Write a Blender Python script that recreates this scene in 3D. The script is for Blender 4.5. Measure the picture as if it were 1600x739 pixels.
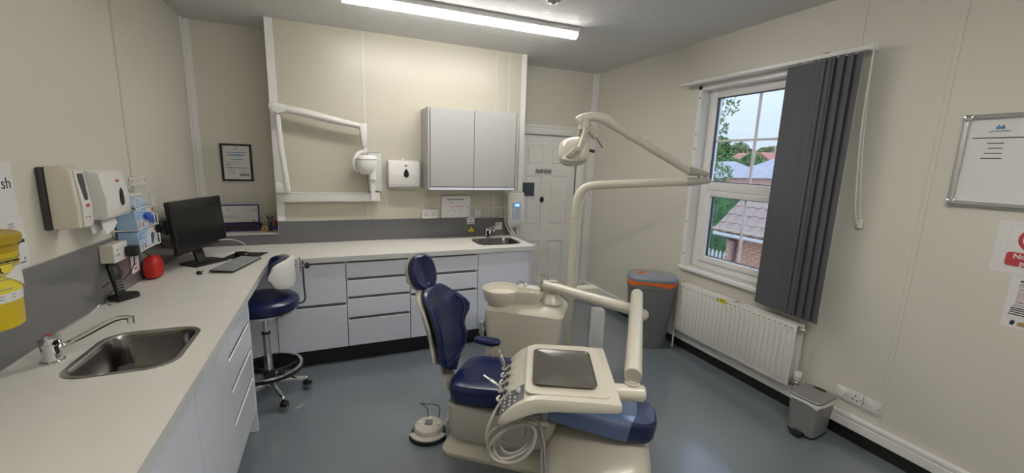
import bpy, bmesh, math, random
from math import pi, sin, cos, radians as R
from mathutils import Vector, Matrix, Euler
random.seed(7)
for o in list(bpy.data.objects): bpy.data.objects.remove(o)
C = bpy.context.scene
COL = C.collection
PI2 = pi / 2

# ------------------------------------------------------------------ camera
F_PX = 642.256
yaw, pitch, roll = 0.407658, -0.179874, 0.032983
f = Vector((sin(yaw) * cos(pitch), cos(yaw) * cos(pitch), sin(pitch)))
r0 = Vector((cos(yaw), -sin(yaw), 0)); u0 = r0.cross(f)
rr = cos(roll) * r0 + sin(roll) * u0; uu = -sin(roll) * r0 + cos(roll) * u0
cd = bpy.data.cameras.new('camera'); cam = bpy.data.objects.new('camera', cd); COL.objects.link(cam)
cd.sensor_fit = 'HORIZONTAL'; cd.sensor_width = 36; cd.lens = 36 * F_PX / 1600; cd.clip_start = .02; cd.clip_end = 500
m = Matrix((rr, uu, -f)).transposed().to_4x4(); m.translation = Vector((0, 0, 1.62))
cam.matrix_world = m
C.camera = cam
# ------------------------------------------------------------------ sky / exposure
C.view_settings.view_transform = 'Standard'; C.view_settings.look = 'None'
C.view_settings.exposure = 0.0; C.view_settings.gamma = 1.0; C.view_settings.use_curve_mapping = False
LAMP_STRENGTH = 70.0
FILL_LAMP_STRENGTH = 84.0
SKY_STRENGTH = 1.08
w = bpy.data.worlds.new('sky'); C.world = w; w.use_nodes = True
nt = w.node_tree; nt.nodes.clear()
out = nt.nodes.new('ShaderNodeOutputWorld'); bg = nt.nodes.new('ShaderNodeBackground')
tc = nt.nodes.new('ShaderNodeTexCoord'); sx = nt.nodes.new('ShaderNodeSeparateXYZ')
cr = nt.nodes.new('ShaderNodeValToRGB'); nz = nt.nodes.new('ShaderNodeTexNoise'); mx = nt.nodes.new('ShaderNodeMix'); mx.data_type = 'RGBA'
nt.links.new(tc.outputs['Generated'], sx.inputs[0]); nt.links.new(sx.outputs['Z'], cr.inputs[0])
cr.color_ramp.elements[0].position = 0; cr.color_ramp.elements[0].color = (.58, .74, .96, 1)
cr.color_ramp.elements[1].position = .6; cr.color_ramp.elements[1].color = (.40, .57, 1.0, 1)
nz.inputs['Scale'].default_value = 3.5; nz.inputs['Detail'].default_value = 4
nt.links.new(tc.outputs['Generated'], nz.inputs['Vector'])
nt.links.new(nz.outputs[0], mx.inputs[0]); nt.links.new(cr.outputs[0], mx.inputs[6]); mx.inputs[7].default_value = (.78, .82, .93, 1)
nt.links.new(mx.outputs[2], bg.inputs[0])
ma = nt.nodes.new('ShaderNodeMath'); ma.operation = 'MULTIPLY_ADD'; ma.use_clamp = False      # overcast sky: (1 + 2 sin elevation) times the horizon
mb = nt.nodes.new('ShaderNodeMath'); mb.operation = 'MAXIMUM'; mb.inputs[1].default_value = 0
nt.links.new(sx.outputs['Z'], mb.inputs[0]); nt.links.new(mb.outputs[0], ma.inputs[0]); ma.inputs[1].default_value = 2 * SKY_STRENGTH; ma.inputs[2].default_value = SKY_STRENGTH
nt.links.new(ma.outputs[0], bg.inputs[1])
nt.links.new(bg.outputs[0], out.inputs[0])

# ------------------------------------------------------------------ materials
def mat(name, col, rough=.5, metal=0, emit=0, noise=None, bump=None, coat=0, spec=None, trans=0, alpha=1, nvec='Object'):
    mt = bpy.data.materials.new(name); mt.use_nodes = True
    t = mt.node_tree; b = t.nodes['Principled BSDF']
    b.inputs['Base Color'].default_value = (*col, 1); b.inputs['Roughness'].default_value = rough; b.inputs['Metallic'].default_value = metal
    if coat: b.inputs['Coat Weight'].default_value = coat; b.inputs['Coat Roughness'].default_value = .08
    if spec is not None: b.inputs['Specular IOR Level'].default_value = spec
    if trans: b.inputs['Transmission Weight'].default_value = trans
    if alpha < 1: b.inputs['Alpha'].default_value = alpha
    if emit:
        b.inputs['Emission Color'].default_value = (*col, 1); b.inputs['Emission Strength'].default_value = emit
    if noise or bump:
        tcn = t.nodes.new('ShaderNodeTexCoord')
    if noise:                                   # (scale, colour2, detail)
        n = t.nodes.new('ShaderNodeTexNoise'); n.inputs['Scale'].default_value = noise[0]; n.inputs['Detail'].default_value = noise[2] if len(noise) > 2 else 3
        t.links.new(tcn.outputs[nvec], n.inputs['Vector'])
        rp = t.nodes.new('ShaderNodeValToRGB'); rp.color_ramp.elements[0].position = .35; rp.color_ramp.elements[1].position = .65
        rp.color_ramp.elements[0].color = (*col, 1); rp.color_ramp.elements[1].color = (*noise[1], 1)
        t.links.new(n.outputs[0], rp.inputs[0]); t.links.new(rp.outputs[0], b.inputs['Base Color'])
    if bump:                                    # (scale, strength, distance)
        n = t.nodes.new('ShaderNodeTexNoise'); n.inputs['Scale'].default_value = bump[0]; n.inputs['Detail'].default_value = 4
        t.links.new(tcn.outputs[nvec], n.inputs['Vector'])
        bp = t.nodes.new('ShaderNodeBump'); bp.inputs['Strength'].default_value = bump[1]; bp.inputs['Distance'].default_value = bump[2]
        t.links.new(n.outputs[0], bp.inputs['Height']); t.links.new(bp.outputs[0], b.inputs['Normal'])
    return mt
M = dict(
    wall=mat('cream panel darkened for lamp', (.565, .535, .445), .32, noise=(1.2, (.555, .525, .435)), bump=(3, .04, .01)),  # chimney breast only: wall colour darkened to offset the lamp's hot spot
    wall_side=mat('plain cream wall', (.68, .655, .58), .38, noise=(1.2, (.665, .64, .565)), bump=(30, .05, .004)),  # same cream walling without that darkening
    ceil=mat('artex ceiling', (.70, .70, .70), .8, bump=(45, .8, .012)),
    floor=mat('grey safety vinyl', (.145, .172, .197), .30, noise=(220, (.178, .205, .232), 2), bump=(160, .35, .002), coat=.9, spec=.7),
    trim=mat('white upvc trim', (.80, .79, .78), .3),
    trim_soft=mat('panel joint strip', (.60, .58, .52), .3),
    gloss_white=mat('white gloss paint', (.84, .84, .84), .25),
    door=mat('door paint', (.84, .83, .80), .3),
    splash=mat('grey acrylic splashback', (.15, .15, .158), .14),
    work=mat('off white laminate', (.76, .735, .69), .34, noise=(8, (.74, .715, .67))),
    work_edge=mat('worktop edge', (.62, .62, .62), .35),
    cab=mat('gloss grey cabinet', (.74, .77, .86), .14),
    cab_in=mat('cabinet recess', (.20, .205, .22), .4),
    cab_lip_lit=mat('cabinet lip highlight', (.86, .86, .85), .25),  # lips coloured lighter than the fronts, as if catching the light
    uppercab=mat('matt grey cabinet', (.40, .40, .395), .4),
    black=mat('black plastic', (.012, .012, .013), .45),
    black_gloss=mat('black gloss', (.01, .01, .012), .12),
    plinth=mat('black plinth', (.008, .008, .009), .5),
    screen=mat('screen glass', (.006, .007, .008), .18),
    steel=mat('brushed steel', (.50, .48, .46), .28, 1, noise=(30, (.42, .41, .39))),
    steel_dark=mat('sink steel', (.22, .215, .21), .22, 1, noise=(14, (.17, .165, .16))),
    tray_steel=mat('tray steel', (.33, .32, .31), .2, 1),
    chrome=mat('chrome', (.78, .78, .78), .07, 1),
    alu=mat('satin aluminium', (.62, .62, .62), .35, 1),
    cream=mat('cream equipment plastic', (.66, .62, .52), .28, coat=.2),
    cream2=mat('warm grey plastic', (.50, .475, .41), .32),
    white_pl=mat('white plastic', (.74, .73, .71), .3),
    white_pl2=mat('pale plastic', (.66, .66, .66), .35),
    grey_pl=mat('grey plastic', (.16, .165, .175), .42),
    grey_lid=mat('grey lid', (.23, .25, .285), .35),
    grey_dark=mat('dark grey plastic', (.05, .05, .055), .4),
    grey_key=mat('grey keys', (.30, .32, .33), .5),
    grey_hose=mat('light grey hose', (.46, .46, .45), .35),
    grey_mid=mat('mid grey hose', (.34, .34, .34), .4),
    navy=mat('navy vinyl', (.006, .012, .072), .30, coat=.25, bump=(260, .06, .001)),
    film=mat('clear film', (.075, .125, .28), .07, coat=1, spec=.9, bump=(9, .12, .01)),
    red=mat('red pouch', (.50, .018, .014), .45),
    yellow=mat('sharps yellow', (.62, .46, .015), .38),
    yellow_dark=mat('sharps lid', (.42, .29, .012), .4),
    label_y=mat('label yellow', (.78, .66, .06), .5),
    warn=mat('warning yellow', (.82, .72, .02), .5),
    paper=mat('paper', (.74, .73, .72), .6),
    paper_grey=mat('paper shade', (.60, .60, .60), .6),
    ink=mat('ink', (.03, .03, .035), .6),
    ink_grey=mat('faint ink', (.28, .28, .29), .6),
    ink_blue=mat('blue ink', (.10, .22, .42), .6),
    ink_pale=mat('pale blue ink', (.25, .38, .52), .6),
    ink_red=mat('red ink', (.50, .05, .06), .6),
    ink_orange=mat('orange ink', (.62, .26, .16), .6),
    tan=mat('tan print', (.42, .26, .12), .6),
    blue_box=mat('light blue carton', (.36, .54, .76), .5),
    white_box=mat('white carton', (.66, .66, .70), .5),
    glove=mat('blue nitrile', (.03, .12, .55), .4),
    glove_dark=mat('dark blue print', (.03, .09, .20), .5),
    blue_frame=mat('blue frame', (.03, .05, .22), .4),
    purple=mat('purple box', (.035, .02, .09), .4),
    amber=mat('amber tape', (.60, .26, .05), .3),
    orange=mat('orange bag', (.85, .16, .02), .4),
    blind=mat('grey blind fabric', (.105, .107, .120), .7, bump=(300, .2, .001)),
    rad=mat('radiator enamel', (.74, .73, .69), .28),
    silver=mat('silver paint bin', (.26, .26, .26), .42, .25),
    cyan=mat('lcd', (.08, .28, 1.0), .3, emit=2.2),
    lcd_white=mat('lcd digits', (.75, .88, 1.0), .3, emit=2.0),
    keypad=mat('keypad', (.44, .50, .60), .3),
    tube=mat('led diffuser', (1.0, .955, .87), .5, emit=LAMP_STRENGTH),
    glass=mat('window glass', (1, 1, 1), .0, trans=1),
    dark_glass=mat('vision glass', (.03, .035, .045), .05),
    brick=mat('brick', (.50, .25, .15), .85, noise=(3, (.58, .34, .23))),
    mortar=mat('mortar', (.50, .46, .40), .9),
    tile=mat('concrete roof tile', (.30, .22, .18), .85, noise=(4, (.38, .30, .25))),
    slate=mat('grey roof', (.33, .34, .38), .85, noise=(2, (.40, .40, .43))),
    redroof=mat('red roof', (.42, .16, .12), .85, noise=(3, (.50, .22, .17))),
    farbrick=mat('far brick', (.55, .33, .24), .9, noise=(5, (.62, .42, .33))),
    render=mat('white render', (.66, .66, .64), .8),
    leaf=mat('leaf green', (.10, .22, .07), .7, noise=(.8, (.19, .30, .10))),
    leaf2=mat('leaf olive', (.16, .24, .10), .7, noise=(.5, (.28, .32, .14))),
    hedge=mat('hedge green', (.035, .10, .035), .7, noise=(1.5, (.08, .20, .06))),
    bark=mat('bark', (.10, .07, .05), .9),
    ground=mat('tarmac', (.30, .30, .30), .9),
    pale=mat('pale fence', (.62, .62, .60), .7),
    gutter=mat('gutter', (.16, .10, .10), .5),
)

def led_cover(name, strength):
    """opal cover over a downward LED strip: brightest under the strip, dimmer on its flanks"""
    mt = bpy.data.materials.new(name); mt.use_nodes = True; t = mt.node_tree; b = t.nodes['Principled BSDF']
    b.inputs['Base Color'].default_value = (.8, .8, .78, 1); b.inputs['Emission Color'].default_value = (1.0, .965, .90, 1)
    g = t.nodes.new('ShaderNodeNewGeometry'); sp_ = t.nodes.new('ShaderNodeSeparateXYZ'); mm_ = t.nodes.new('ShaderNodeMapRange')
    t.links.new(g.outputs['True Normal'], sp_.inputs[0]); t.links.new(sp_.outputs['Z'], mm_.inputs[0])
    mm_.inputs[1].default_value = -1; mm_.inputs[2].default_value = 0; mm_.inputs[3].default_value = strength; mm_.inputs[4].default_value = strength * .06
    t.links.new(mm_.outputs[0], b.inputs['Emission Strength']); return mt
M['tube'] = led_cover('led diffuser', LAMP_STRENGTH)
def thin_glass(name):
    mt = bpy.data.materials.new(name); mt.use_nodes = True; t = mt.node_tree; t.nodes.clear()
    o = t.nodes.new('ShaderNodeOutputMaterial'); mi = t.nodes.new('ShaderNodeMixShader'); tr = t.nodes.new('ShaderNodeBsdfTransparent'); gl = t.nodes.new('ShaderNodeBsdfGlossy'); fr_ = t.nodes.new('ShaderNodeLayerWeight'); p5 = t.nodes.new('ShaderNodeMath'); sc = t.nodes.new('ShaderNodeMath')
    gl.inputs['Roughness'].default_value = 0; tr.inputs['Color'].default_value = (.96, .98, .98, 1); p5.operation = 'POWER'; p5.inputs[1].default_value = 5; sc.operation = 'MULTIPLY_ADD'; sc.inputs[1].default_value = .96; sc.inputs[2].default_value = .04
    t.links.new(fr_.outputs['Facing'], p5.inputs[0]); t.links.new(p5.outputs[0], sc.inputs[0])
    t.links.new(sc.outputs[0], mi.inputs[0]); t.links.new(tr.outputs[0], mi.inputs[1]); t.links.new(gl.outputs[0], mi.inputs[2]); t.links.new(mi.outputs[0], o.inputs[0]); return mt
M['glass'] = thin_glass('window glass')
# ------------------------------------------------------------------ helpers
class B:
    """collects shapes, ends as ONE mesh object"""
    def __init__(s, X=None): s.bm = bmesh.new(); s.X = X
    def _new(s, verts):
        return verts
    def box(s, a, b, bev=0, seg=2, X=None):
        t = bmesh.new(); bmesh.ops.create_cube(t, size=1)
        a, b = Vector(a), Vector(b)
        for v in t.verts:
            v.co = Vector(((a.x + b.x) / 2 + v.co.x * (b.x - a.x), (a.y + b.y) / 2 + v.co.y * (b.y - a.y), (a.z + b.z) / 2 + v.co.z * (b.z - a.z)))
        if bev: bmesh.ops.bevel(t, geom=t.edges[:], offset=bev, segments=seg, profile=.5, affect='EDGES')
        s.join(t, X); return s
    def join(s, t, X=None):
        if X is not None: bmesh.ops.transform(t, matrix=X, verts=t.verts)
        mp = {}
        for v in t.verts: mp[v] = s.bm.verts.new(v.co)
        for fc in t.faces:
            try: s.bm.faces.new([mp[v] for v in fc.verts])
            except ValueError: pass
        t.free(); return s
    def loft(s, rings, caps=True, closed=True, X=None):
        t = bmesh.new(); L = [[t.verts.new(p) for p in r] for r in rings]
        n = len(L[0])
        for i in range(len(L) - 1):
            for j in range(n if closed else n - 1):
                k = (j + 1) % n
                t.faces.new((L[i][j], L[i][k], L[i + 1][k], L[i + 1][j]))
        if caps: t.faces.new(L[0][::-1]); t.faces.new(L[-1])
        s.join(t, X); return s
    def lathe(s, prof, c=(0, 0, 0), n=24, X=None, caps=True):
        rings = [[(c[0] + r * cos(2 * pi * k / n), c[1] + r * sin(2 * pi * k / n), c[2] + z) for k in range(n)] for r, z in prof]
        return s.loft(rings, caps, True, X)
    def cyl(s, p0, p1, r0, r1=None, n=16, caps=True):
        p0, p1 = Vector(p0), Vector(p1); r1 = r0 if r1 is None else r1
        d = (p1 - p0).normalized(); a = d.orthogonal().normalized(); b = d.cross(a)
        return s.loft([[p + (a * cos(2 * pi * k / n) + b * sin(2 * pi * k / n)) * r for k in range(n)] for p, r in ((p0, r0), (p1, r1))], caps)
    def tube(s, pts, r, n=8, closed=False, smooth=True, sub=6, flat=None):
        P = [Vector(p) for p in pts]
        if smooth and len(P) > 2:
            Q = []; N = len(P); rng = range(N if closed else N - 1)
            g = (lambda i: P[i % N]) if closed else (lambda i: P[max(0, min(N - 1, i))])
            for i in rng:
                p0, p1, p2, p3 = g(i - 1), g(i), g(i + 1), g(i + 2)
                for k in range(sub):
                    t = k / sub
                    Q.append(.5 * ((2 * p1) + (p2 - p0) * t + (2 * p0 - 5 * p1 + 4 * p2 - p3) * t * t + (3 * p1 - p0 - 3 * p2 + p3) * t ** 3))
            if not closed: Q.append(P[-1])
            P = Q
        rad = (lambda i: r) if not isinstance(r, (list, tuple)) else (lambda i: r[0] + (r[1] - r[0]) * i / (len(P) - 1))
        rings = []; a = None
        for i, p in enumerate(P):
            if closed: d = P[(i + 1) % len(P)] - P[i - 1]
            else: d = P[min(i + 1, len(P) - 1)] - P[max(i - 1, 0)]
            d = d.normalized() if d.length > 1e-9 else Vector((0, 0, 1))
            a = d.orthogonal().normalized() if a is None else (a - d * a.dot(d)).normalized()
            b = d.cross(a); q = rad(i)
            rings.append([p + (a * cos(2 * pi * k / n) + b * sin(2 * pi * k / n)) * q for k in range(n)])
        if closed: rings.append(rings[0])
        return s.loft(rings, not closed)
    def prism(s, poly, h0, h1, axis='z', X=None, bev=0):
        """poly of 2D points extruded along axis"""
        t = bmesh.new()
        mk = {'z': lambda p, h: (p[0], p[1], h), 'y': lambda p, h: (p[0], h, p[1]), 'x': lambda p, h: (h, p[0], p[1])}[axis]
        A = [t.verts.new(mk(p, h0)) for p in poly]; Bv = [t.verts.new(mk(p, h1)) for p in poly]
        n = len(poly)
        t.faces.new(A[::-1]); t.faces.new(Bv)
        for i in range(n): t.faces.new((A[i], A[(i + 1) % n], Bv[(i + 1) % n], Bv[i]))
        if bev: bmesh.ops.recalc_face_normals(t, faces=t.faces[:]); bmesh.ops.bevel(t, geom=t.edges[:], offset=bev, segments=2, profile=.5, affect='EDGES')
        s.join(t, X); return s
    def sphere(s, c, r, n=16, X=None):
        t = bmesh.new(); bmesh.ops.create_uvsphere(t, u_segments=n, v_segments=max(6, n // 2), radius=1)
        r = (r, r, r) if not isinstance(r, (tuple, list)) else r
        for v in t.verts: v.co = Vector((c[0] + v.co.x * r[0], c[1] + v.co.y * r[1], c[2] + v.co.z * r[2]))
        s.join(t, X); return s
    def done(s, name, m, parent=None, ang=35, flat=False):
        bm = s.bm
        if s.X is not None: bmesh.ops.transform(bm, matrix=s.X, verts=bm.verts)
        bmesh.ops.recalc_face_normals(bm, faces=bm.faces[:])
        for fc in bm.faces: fc.smooth = not flat
        for e in bm.edges:
            if len(e.link_faces) == 2 and e.calc_face_angle(0) > R(ang): e.smooth = False
        me = bpy.data.meshes.new(name); bm.to_mesh(me); bm.free()
        me.materials.append(M[m] if isinstance(m, str) else m)
        o = bpy.data.objects.new(name, me); COL.objects.link(o)
        if parent: o.parent = parent
        return o
def tag(o, label, cat, group=None, kind=None):
    if label: o['label'] = label
    if cat: o['category'] = cat
    if group: o['group'] = group
    if kind: o['kind'] = kind
    return o
def thing(name, label, cat, loc=(0, 0, 0), rz=0, group=None):
    o = bpy.data.objects.new(name, None); o.empty_display_size = .05; COL.objects.link(o)
    o.location = loc; o.rotation_euler = (0, 0, rz)
    return tag(o, label, cat, group)
def struct(o): o['kind'] = 'structure'; return o
def sempty(name):
    o = bpy.data.objects.new(name, None); COL.objects.link(o); return struct(o)
def part(o, label): o['label'] = label; return o
def text(name, s, size, m, parent, loc, rot=(PI2, 0, 0), align='CENTER', ext=.0004, sx=1, bold=0):
    cu = bpy.data.curves.new('t', 'FONT'); cu.body = s; cu.size = size; cu.align_x = align; cu.align_y = 'CENTER'; cu.extrude = ext; cu.offset = bold; cu.resolution_u = 3
    tmp = bpy.data.objects.new('t', cu); COL.objects.link(tmp)
    dg = bpy.context.evaluated_depsgraph_get(); me = bpy.data.meshes.new_from_object(tmp.evaluated_get(dg))
    bpy.data.objects.remove(tmp)
    me.materials.clear(); me.materials.append(M[m])
    X = Matrix.Translation(loc) @ Euler(rot).to_matrix().to_4x4() @ Matrix.Diagonal((sx, 1, 1, 1)); me.transform(X)
    o = bpy.data.objects.new(name, me); COL.objects.link(o)
    if parent: o.parent = parent
    return o
def lines(name, rects, y, m, parent, t=.0006):
    """flat print: thin strips on a wall sheet (x0,x1,z,h)"""
    b = B()
    for x0, x1, z, h in rects: b.box((x0, y - t, z - h / 2), (x1, y, z + h / 2))
    o = b.done(name, m, parent)
    if len(rects) > 1: o['kind'] = 'stuff'
    return o
def sup(cx, cy, hx, hy, z, p=4, n=32):
    r = []
    for k in range(n):
        a = 2 * pi * k / n; c, s_ = cos(a), sin(a)
        r.append((cx + hx * math.copysign(abs(c) ** (2 / p), c), cy + hy * math.copysign(abs(s_) ** (2 / p), s_), z))
    return r
def rrect(x0, x1, y0, y1, r, n=5):
    P = []
    for cx, cy, a in ((x1 - r, y1 - r, 0), (x0 + r, y1 - r, 90), (x0 + r, y0 + r, 180), (x1 - r, y0 + r, 270)):
        for k in range(n + 1): P.append((cx + r * cos(R(a + 90 * k / n)), cy + r * sin(R(a + 90 * k / n))))
    return P
def copy_tree(o, parent=None):
    c = o.copy(); COL.objects.link(c)
    if parent: c.parent = parent
    for ch in list(o.children): copy_tree(ch, c)
    return c

LX, RX, BY, CH, BR = -1.07, 2.86, 4.27, 2.655, 3.90        # left wall, right wall, back wall, ceiling, chimney breast face
FY = -1.0
M['floor'].node_tree.nodes['Principled BSDF'].inputs['Coat Roughness'].default_value = .14
# ------------------------------------------------------------------ room shell
struct(B().box((LX - .1, FY - .1, -.1), (RX + .12, BY + .1, 0)).done('floor', 'floor'))
struct(B().box((LX - .1, FY - .1, CH), (RX + .3, BY + .1, CH + .1)).done('ceiling', 'ceil'))
struct(B().box((LX - .1, FY - .1, 0), (LX, BY + .1, CH)).done('wall_left', 'wall_side'))
struct(B().box((LX, FY - .1, 0), (RX, FY, CH)).done('wall_front', 'wall_side'))
DX0, DX1, DZ = 1.876, 2.645, 1.915
b = B(); b.box((LX, BY, 0), (DX0, BY + .1, CH)); b.box((DX1, BY, 0), (RX, BY + .1, CH)); b.box((DX0, BY, DZ), (DX1, BY + .1, CH))
struct(b.done('wall_back', 'wall_side'))
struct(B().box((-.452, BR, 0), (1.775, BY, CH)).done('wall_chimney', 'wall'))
WY0, WY1, WZ0, WZ1 = 1.58, 2.70, .755, 2.265
b = B(); T = .17
b.box((RX, FY - .1, 0), (RX + T, WY0, CH)); b.box((RX, WY1, 0), (RX + T, BY + .1, CH)); b.box((RX, WY0, 0), (RX + T, WY1, WZ0)); b.box((RX, WY0, WZ1), (RX + T, WY1, CH))
struct(b.done('wall_right', 'wall_side'))
# corner and joint trims
def vtrim(i, a, c, m='trim', bev=.002): return struct(B().box(a, c, bev, 1).done('trim_%d' % i, m))
vtrim(1, (LX, BY - .012, .96), (LX + .05, BY, CH)); vtrim(2, (LX, BY - .06, 1.17), (LX + .012, BY - .012, CH))
vtrim(3, (-.458, BR - .008, 1.068), (-.400, BR, CH)); vtrim(4, (-.458, BR, .962), (-.452, BR + .05, CH))
vtrim(5, (1.728, BR - .008, .80), (1.783, BR, CH)); vtrim(6, (1.775, BR, 0), (1.783, BR + .05, CH))
vtrim(7, (RX - .055, BY - .010, .17), (RX, BY, CH)); vtrim(8, (RX - .010, BY - .06, .17), (RX, BY - .010, CH))
for i, x in ((9, .255), (10, 1.462), (11, 1.600)): vtrim(i, (x - .012, BR - .004, 1.068), (x + .012, BR, CH), 'trim_soft')
vtrim(12, (LX, 3.02, 1.178), (LX + .004, 3.045, CH), 'trim_soft'); vtrim(13, (LX, 1.30, 1.178), (LX + .004, 1.33, CH), 'trim_soft')
vtrim(14, (RX - .004, 1.128, .165), (RX, 1.152, CH), 'wall_side'); vtrim(15, (RX - .004, 1.565, .165), (RX, 1.60, CH), 'wall_side')
# splashback sheets and the low ledge in the recess
struct(B().box((-.452, BR - .01, .873), (1.66, BR, 1.063), .001, 1).done('trim_16', 'splash'))
struct(B().box((LX + .01, FY, .873), (LX, BR, 1.172), .001, 1).done('trim_17', 'splash'))
struct(B().box((LX + .01, BR - .01, .873), (-.452, BR, .958), .001, 1).done('trim_18', 'splash'))
struct(B().box((LX, BR, .80), (-.458, BY, .960)).done('trim_19', 'work'))
struct(B().box((LX, BY - .006, 1.02), (-.46, BY - .001, 1.03)).done('trim_20', 'trim'))
# black coved base and the white dado trunking of the right wall
struct(B().box((RX - .02, FY, 0), (RX, BY, .075), .003, 1).done('baseboard_right', 'plinth'))
b = B().box((RX - .03, FY, .078), (RX, BY, .135), .004, 1); b.box((RX - .026, FY, .135), (RX, BY, .142)); b.box((RX - .033, FY, .142), (RX, BY, .168), .005, 1)
struct(b.done('trim_21', 'trim'))
b = B().box((DX1 + .115, BY - .03, .078), (RX - .034, BY, .135), .004, 1); b.box((DX1 + .115, BY - .026, .135), (RX - .034, BY, .142)); b.box((DX1 + .115, BY - .033, .142), (RX - .034, BY, .168), .005, 1)
struct(b.done('trim_22', 'trim'))
struct(B().box((DX1 + .115, BY - .02, 0), (RX - .021, BY, .075)).done('baseboard_back', 'plinth'))

# door, frame, panels
dr = sempty('door_1')
def door_leaf():
    y0, y1 = BY + .015, BY + .055
    b = B(); xs = [DX0 + .004, DX0 + .115, 2.205, 2.305, DX1 - .115, DX1 - .004]
    zs = [.01, .22, .70, .885, 1.472, 1.585, 1.815, DZ - .006]
    for i in range(0, 6, 2): b.box((xs[i], y0, zs[0]), (xs[i + 1], y1, zs[-1]), .0015, 1)
    for a, c in ((1, 2), (3, 4)):
        for z in (0, 2, 4, 6): b.box((xs[a], y0, zs[z]), (xs[c], y1, zs[z + 1]), .0015, 1)
    b.done('stile_frame', 'door', dr)
    for a, c in ((1, 2), (3, 4)):
        for z in (1, 3, 5):
            p = B(); p.box((xs[a], y0 + .014, zs[z]), (xs[c], y1 - .005, zs[z + 1]))
            p.box((xs[a] + .028, y0 + .004, zs[z] + .028), (xs[c] - .028, y0 + .02, zs[z + 1] - .028), .009, 1)
            p.done('raised_panel', 'door', dr)
door_leaf()
b = B(); b.box((DX1 + .002, BY - .018, 0), (DX1 + .1, BY, 2.03), .006, 2); b.box((1.79, BY - .018, DZ + .018), (DX1 + .002, BY, 2.03), .006, 2)
b.box((1.79, BY - .026, 2.008), (DX1 + .108, BY - .002, 2.034), .005, 2)
b.done('architrave', 'door', dr)
b = B(); b.box((DX1 - .002, BY - .004, 0), (DX1 + .02, BY + .06, DZ + .02)); b.box((DX0, BY - .004, DZ + .008), (DX1, BY + .06, DZ + .02)); b.done('door_lining', 'cab_in', dr)
b = B(); b.box((1.92, BY + .004, 1.222), (2.118, BY + .02, 1.405), .003, 1); wp = b.done('vision_frame', 'door', dr)
B().box((1.935, BY - .001, 1.238), (2.103, BY + .006, 1.392)).done('vision_pane', 'dark_glass', dr)
lv = thing('door_cover', 'small black oval cover fixed to the middle of the white door', 'door cover', (2.211, BY + .014, 1.196))
B(X=Matrix.Rotation(PI2, 4, 'X')).lathe([(.02, 0), (.026, .002), (.026, .008), (.018, .014)], n=24).done('cover_disc', 'black', lv)
for ch in lv.children: ch.scale = (1, 1, 1.35)
B(X=Matrix.Rotation(PI2, 4, 'X')).lathe([(.007, .014), (.007, .018)], n=12).done('screw', 'black_gloss', lv)
sg = thing('door_sign', 'grey Staff Only plate on the white panelled door', 'sign', (2.22, BY + .015, 1.522))
B().box((-.107, -.004, -.030), (.107, -.0002, .030), .002, 1).done('plate', 'alu', sg)
text('lettering', 'Staff Only', .050, 'ink', sg, (0, -.0045, 0), bold=.0008)

# ------------------------------------------------------------------ window
wn = sempty('window_1')
b = B(); gx0, gx1 = RX + .08, RX + .15
def fr(y0, y1, z0, z1, x0=gx0, x1=gx1): b.box((x0, y0, z0), (x1, y1, z1), .006, 2)
fr(2.615, WY1, WZ0, WZ1); fr(WY0, 1.665, WZ0, WZ1); fr(1.665, 2.615, 2.195, WZ1); fr(1.665, 2.615, WZ0, .815); fr(1.665, 2.615, 1.435, 1.505)
fr(1.85, 1.925, .815, 1.435); fr(1.85, 1.925, 1.505, 2.195)
b.done('window_frame', 'trim', wn)
b = B()
for y0, y1 in ((1.925, 2.615), (1.665, 1.85)):
    fr(y1 - .055, y1 - .002, .817, 1.433, gx0 - .015, gx1 - .02); fr(y0 + .002, y0 + .055, .817, 1.433, gx0 - .015, gx1 - .02)
    fr(y0 + .055, y1 - .055, .817, .868, gx0 - .015, gx1 - .02); fr(y0 + .055, y1 - .055, 1.385, 1.433, gx0 - .015, gx1 - .02)
b.done('casement', 'trim', wn)
def gbar(a, c): B().box(a, c, .003, 1).done('glazing_bar', 'trim', wn)
gbar((RX + .112, 2.242, 1.505), (RX + .128, 2.262, 2.195)); gbar((RX + .112, 1.925, 1.838), (RX + .128, 2.242, 1.856)); gbar((RX + .112, 2.262, 1.838), (RX + .128, 2.615, 1.856))
gbar((RX + .112, 2.250, .868), (RX + .128, 2.268, 1.385)); gbar((RX + .112, 1.98, 1.108), (RX + .128, 2.25, 1.124)); gbar((RX + .112, 2.268, 1.108), (RX + .128, 2.56, 1.124))
for y0, y1, z0, z1 in ((1.925, 2.615, 1.505, 2.195), (1.98, 2.56, .868, 1.385)):
    g = B(); x0_, x1_ = RX + .095, RX + .117
    g.box((x0_, y0 + .0005, z0 + .0005), (x1_, y0 + .006, z1 - .0005)); g.box((x0_, y1 - .006, z0 + .0005), (x1_, y1 - .0005, z1 - .0005)); g.box((x0_, y0 + .006, z0 + .0005), (x1_, y1 - .006, z0 + .006)); g.box((x0_, y0 + .006, z1 - .006), (x1_, y1 - .006, z1 - .0005))
    g.done('gasket', 'grey_dark', wn)
for y0, y1, z0, z1 in ((1.925, 2.615, 1.505, 2.195), (1.98, 2.56, .868, 1.385), (1.665, 1.85, 1.505, 2.195), (1.72, 1.795, .868, 1.385)):
    B().box((RX + .118, y0, z0), (RX + .122, y1, z1)).done('pane', 'glass', wn)
b = B(); b.box((RX - .006, WY1 - .004, WZ0 - .03), (RX + .0, WY1 + .035, WZ1 + .03), .002, 1); b.box((RX - .006, WY0 - .035, WZ0 - .03), (RX, WY0 + .004, WZ1 + .03), .002, 1)
b.box((RX - .006, WY0 - .035, WZ1 - .004), (RX, WY1 + .035, WZ1 + .035), .002, 1); b.done('edge_trim', 'trim', wn)
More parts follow.
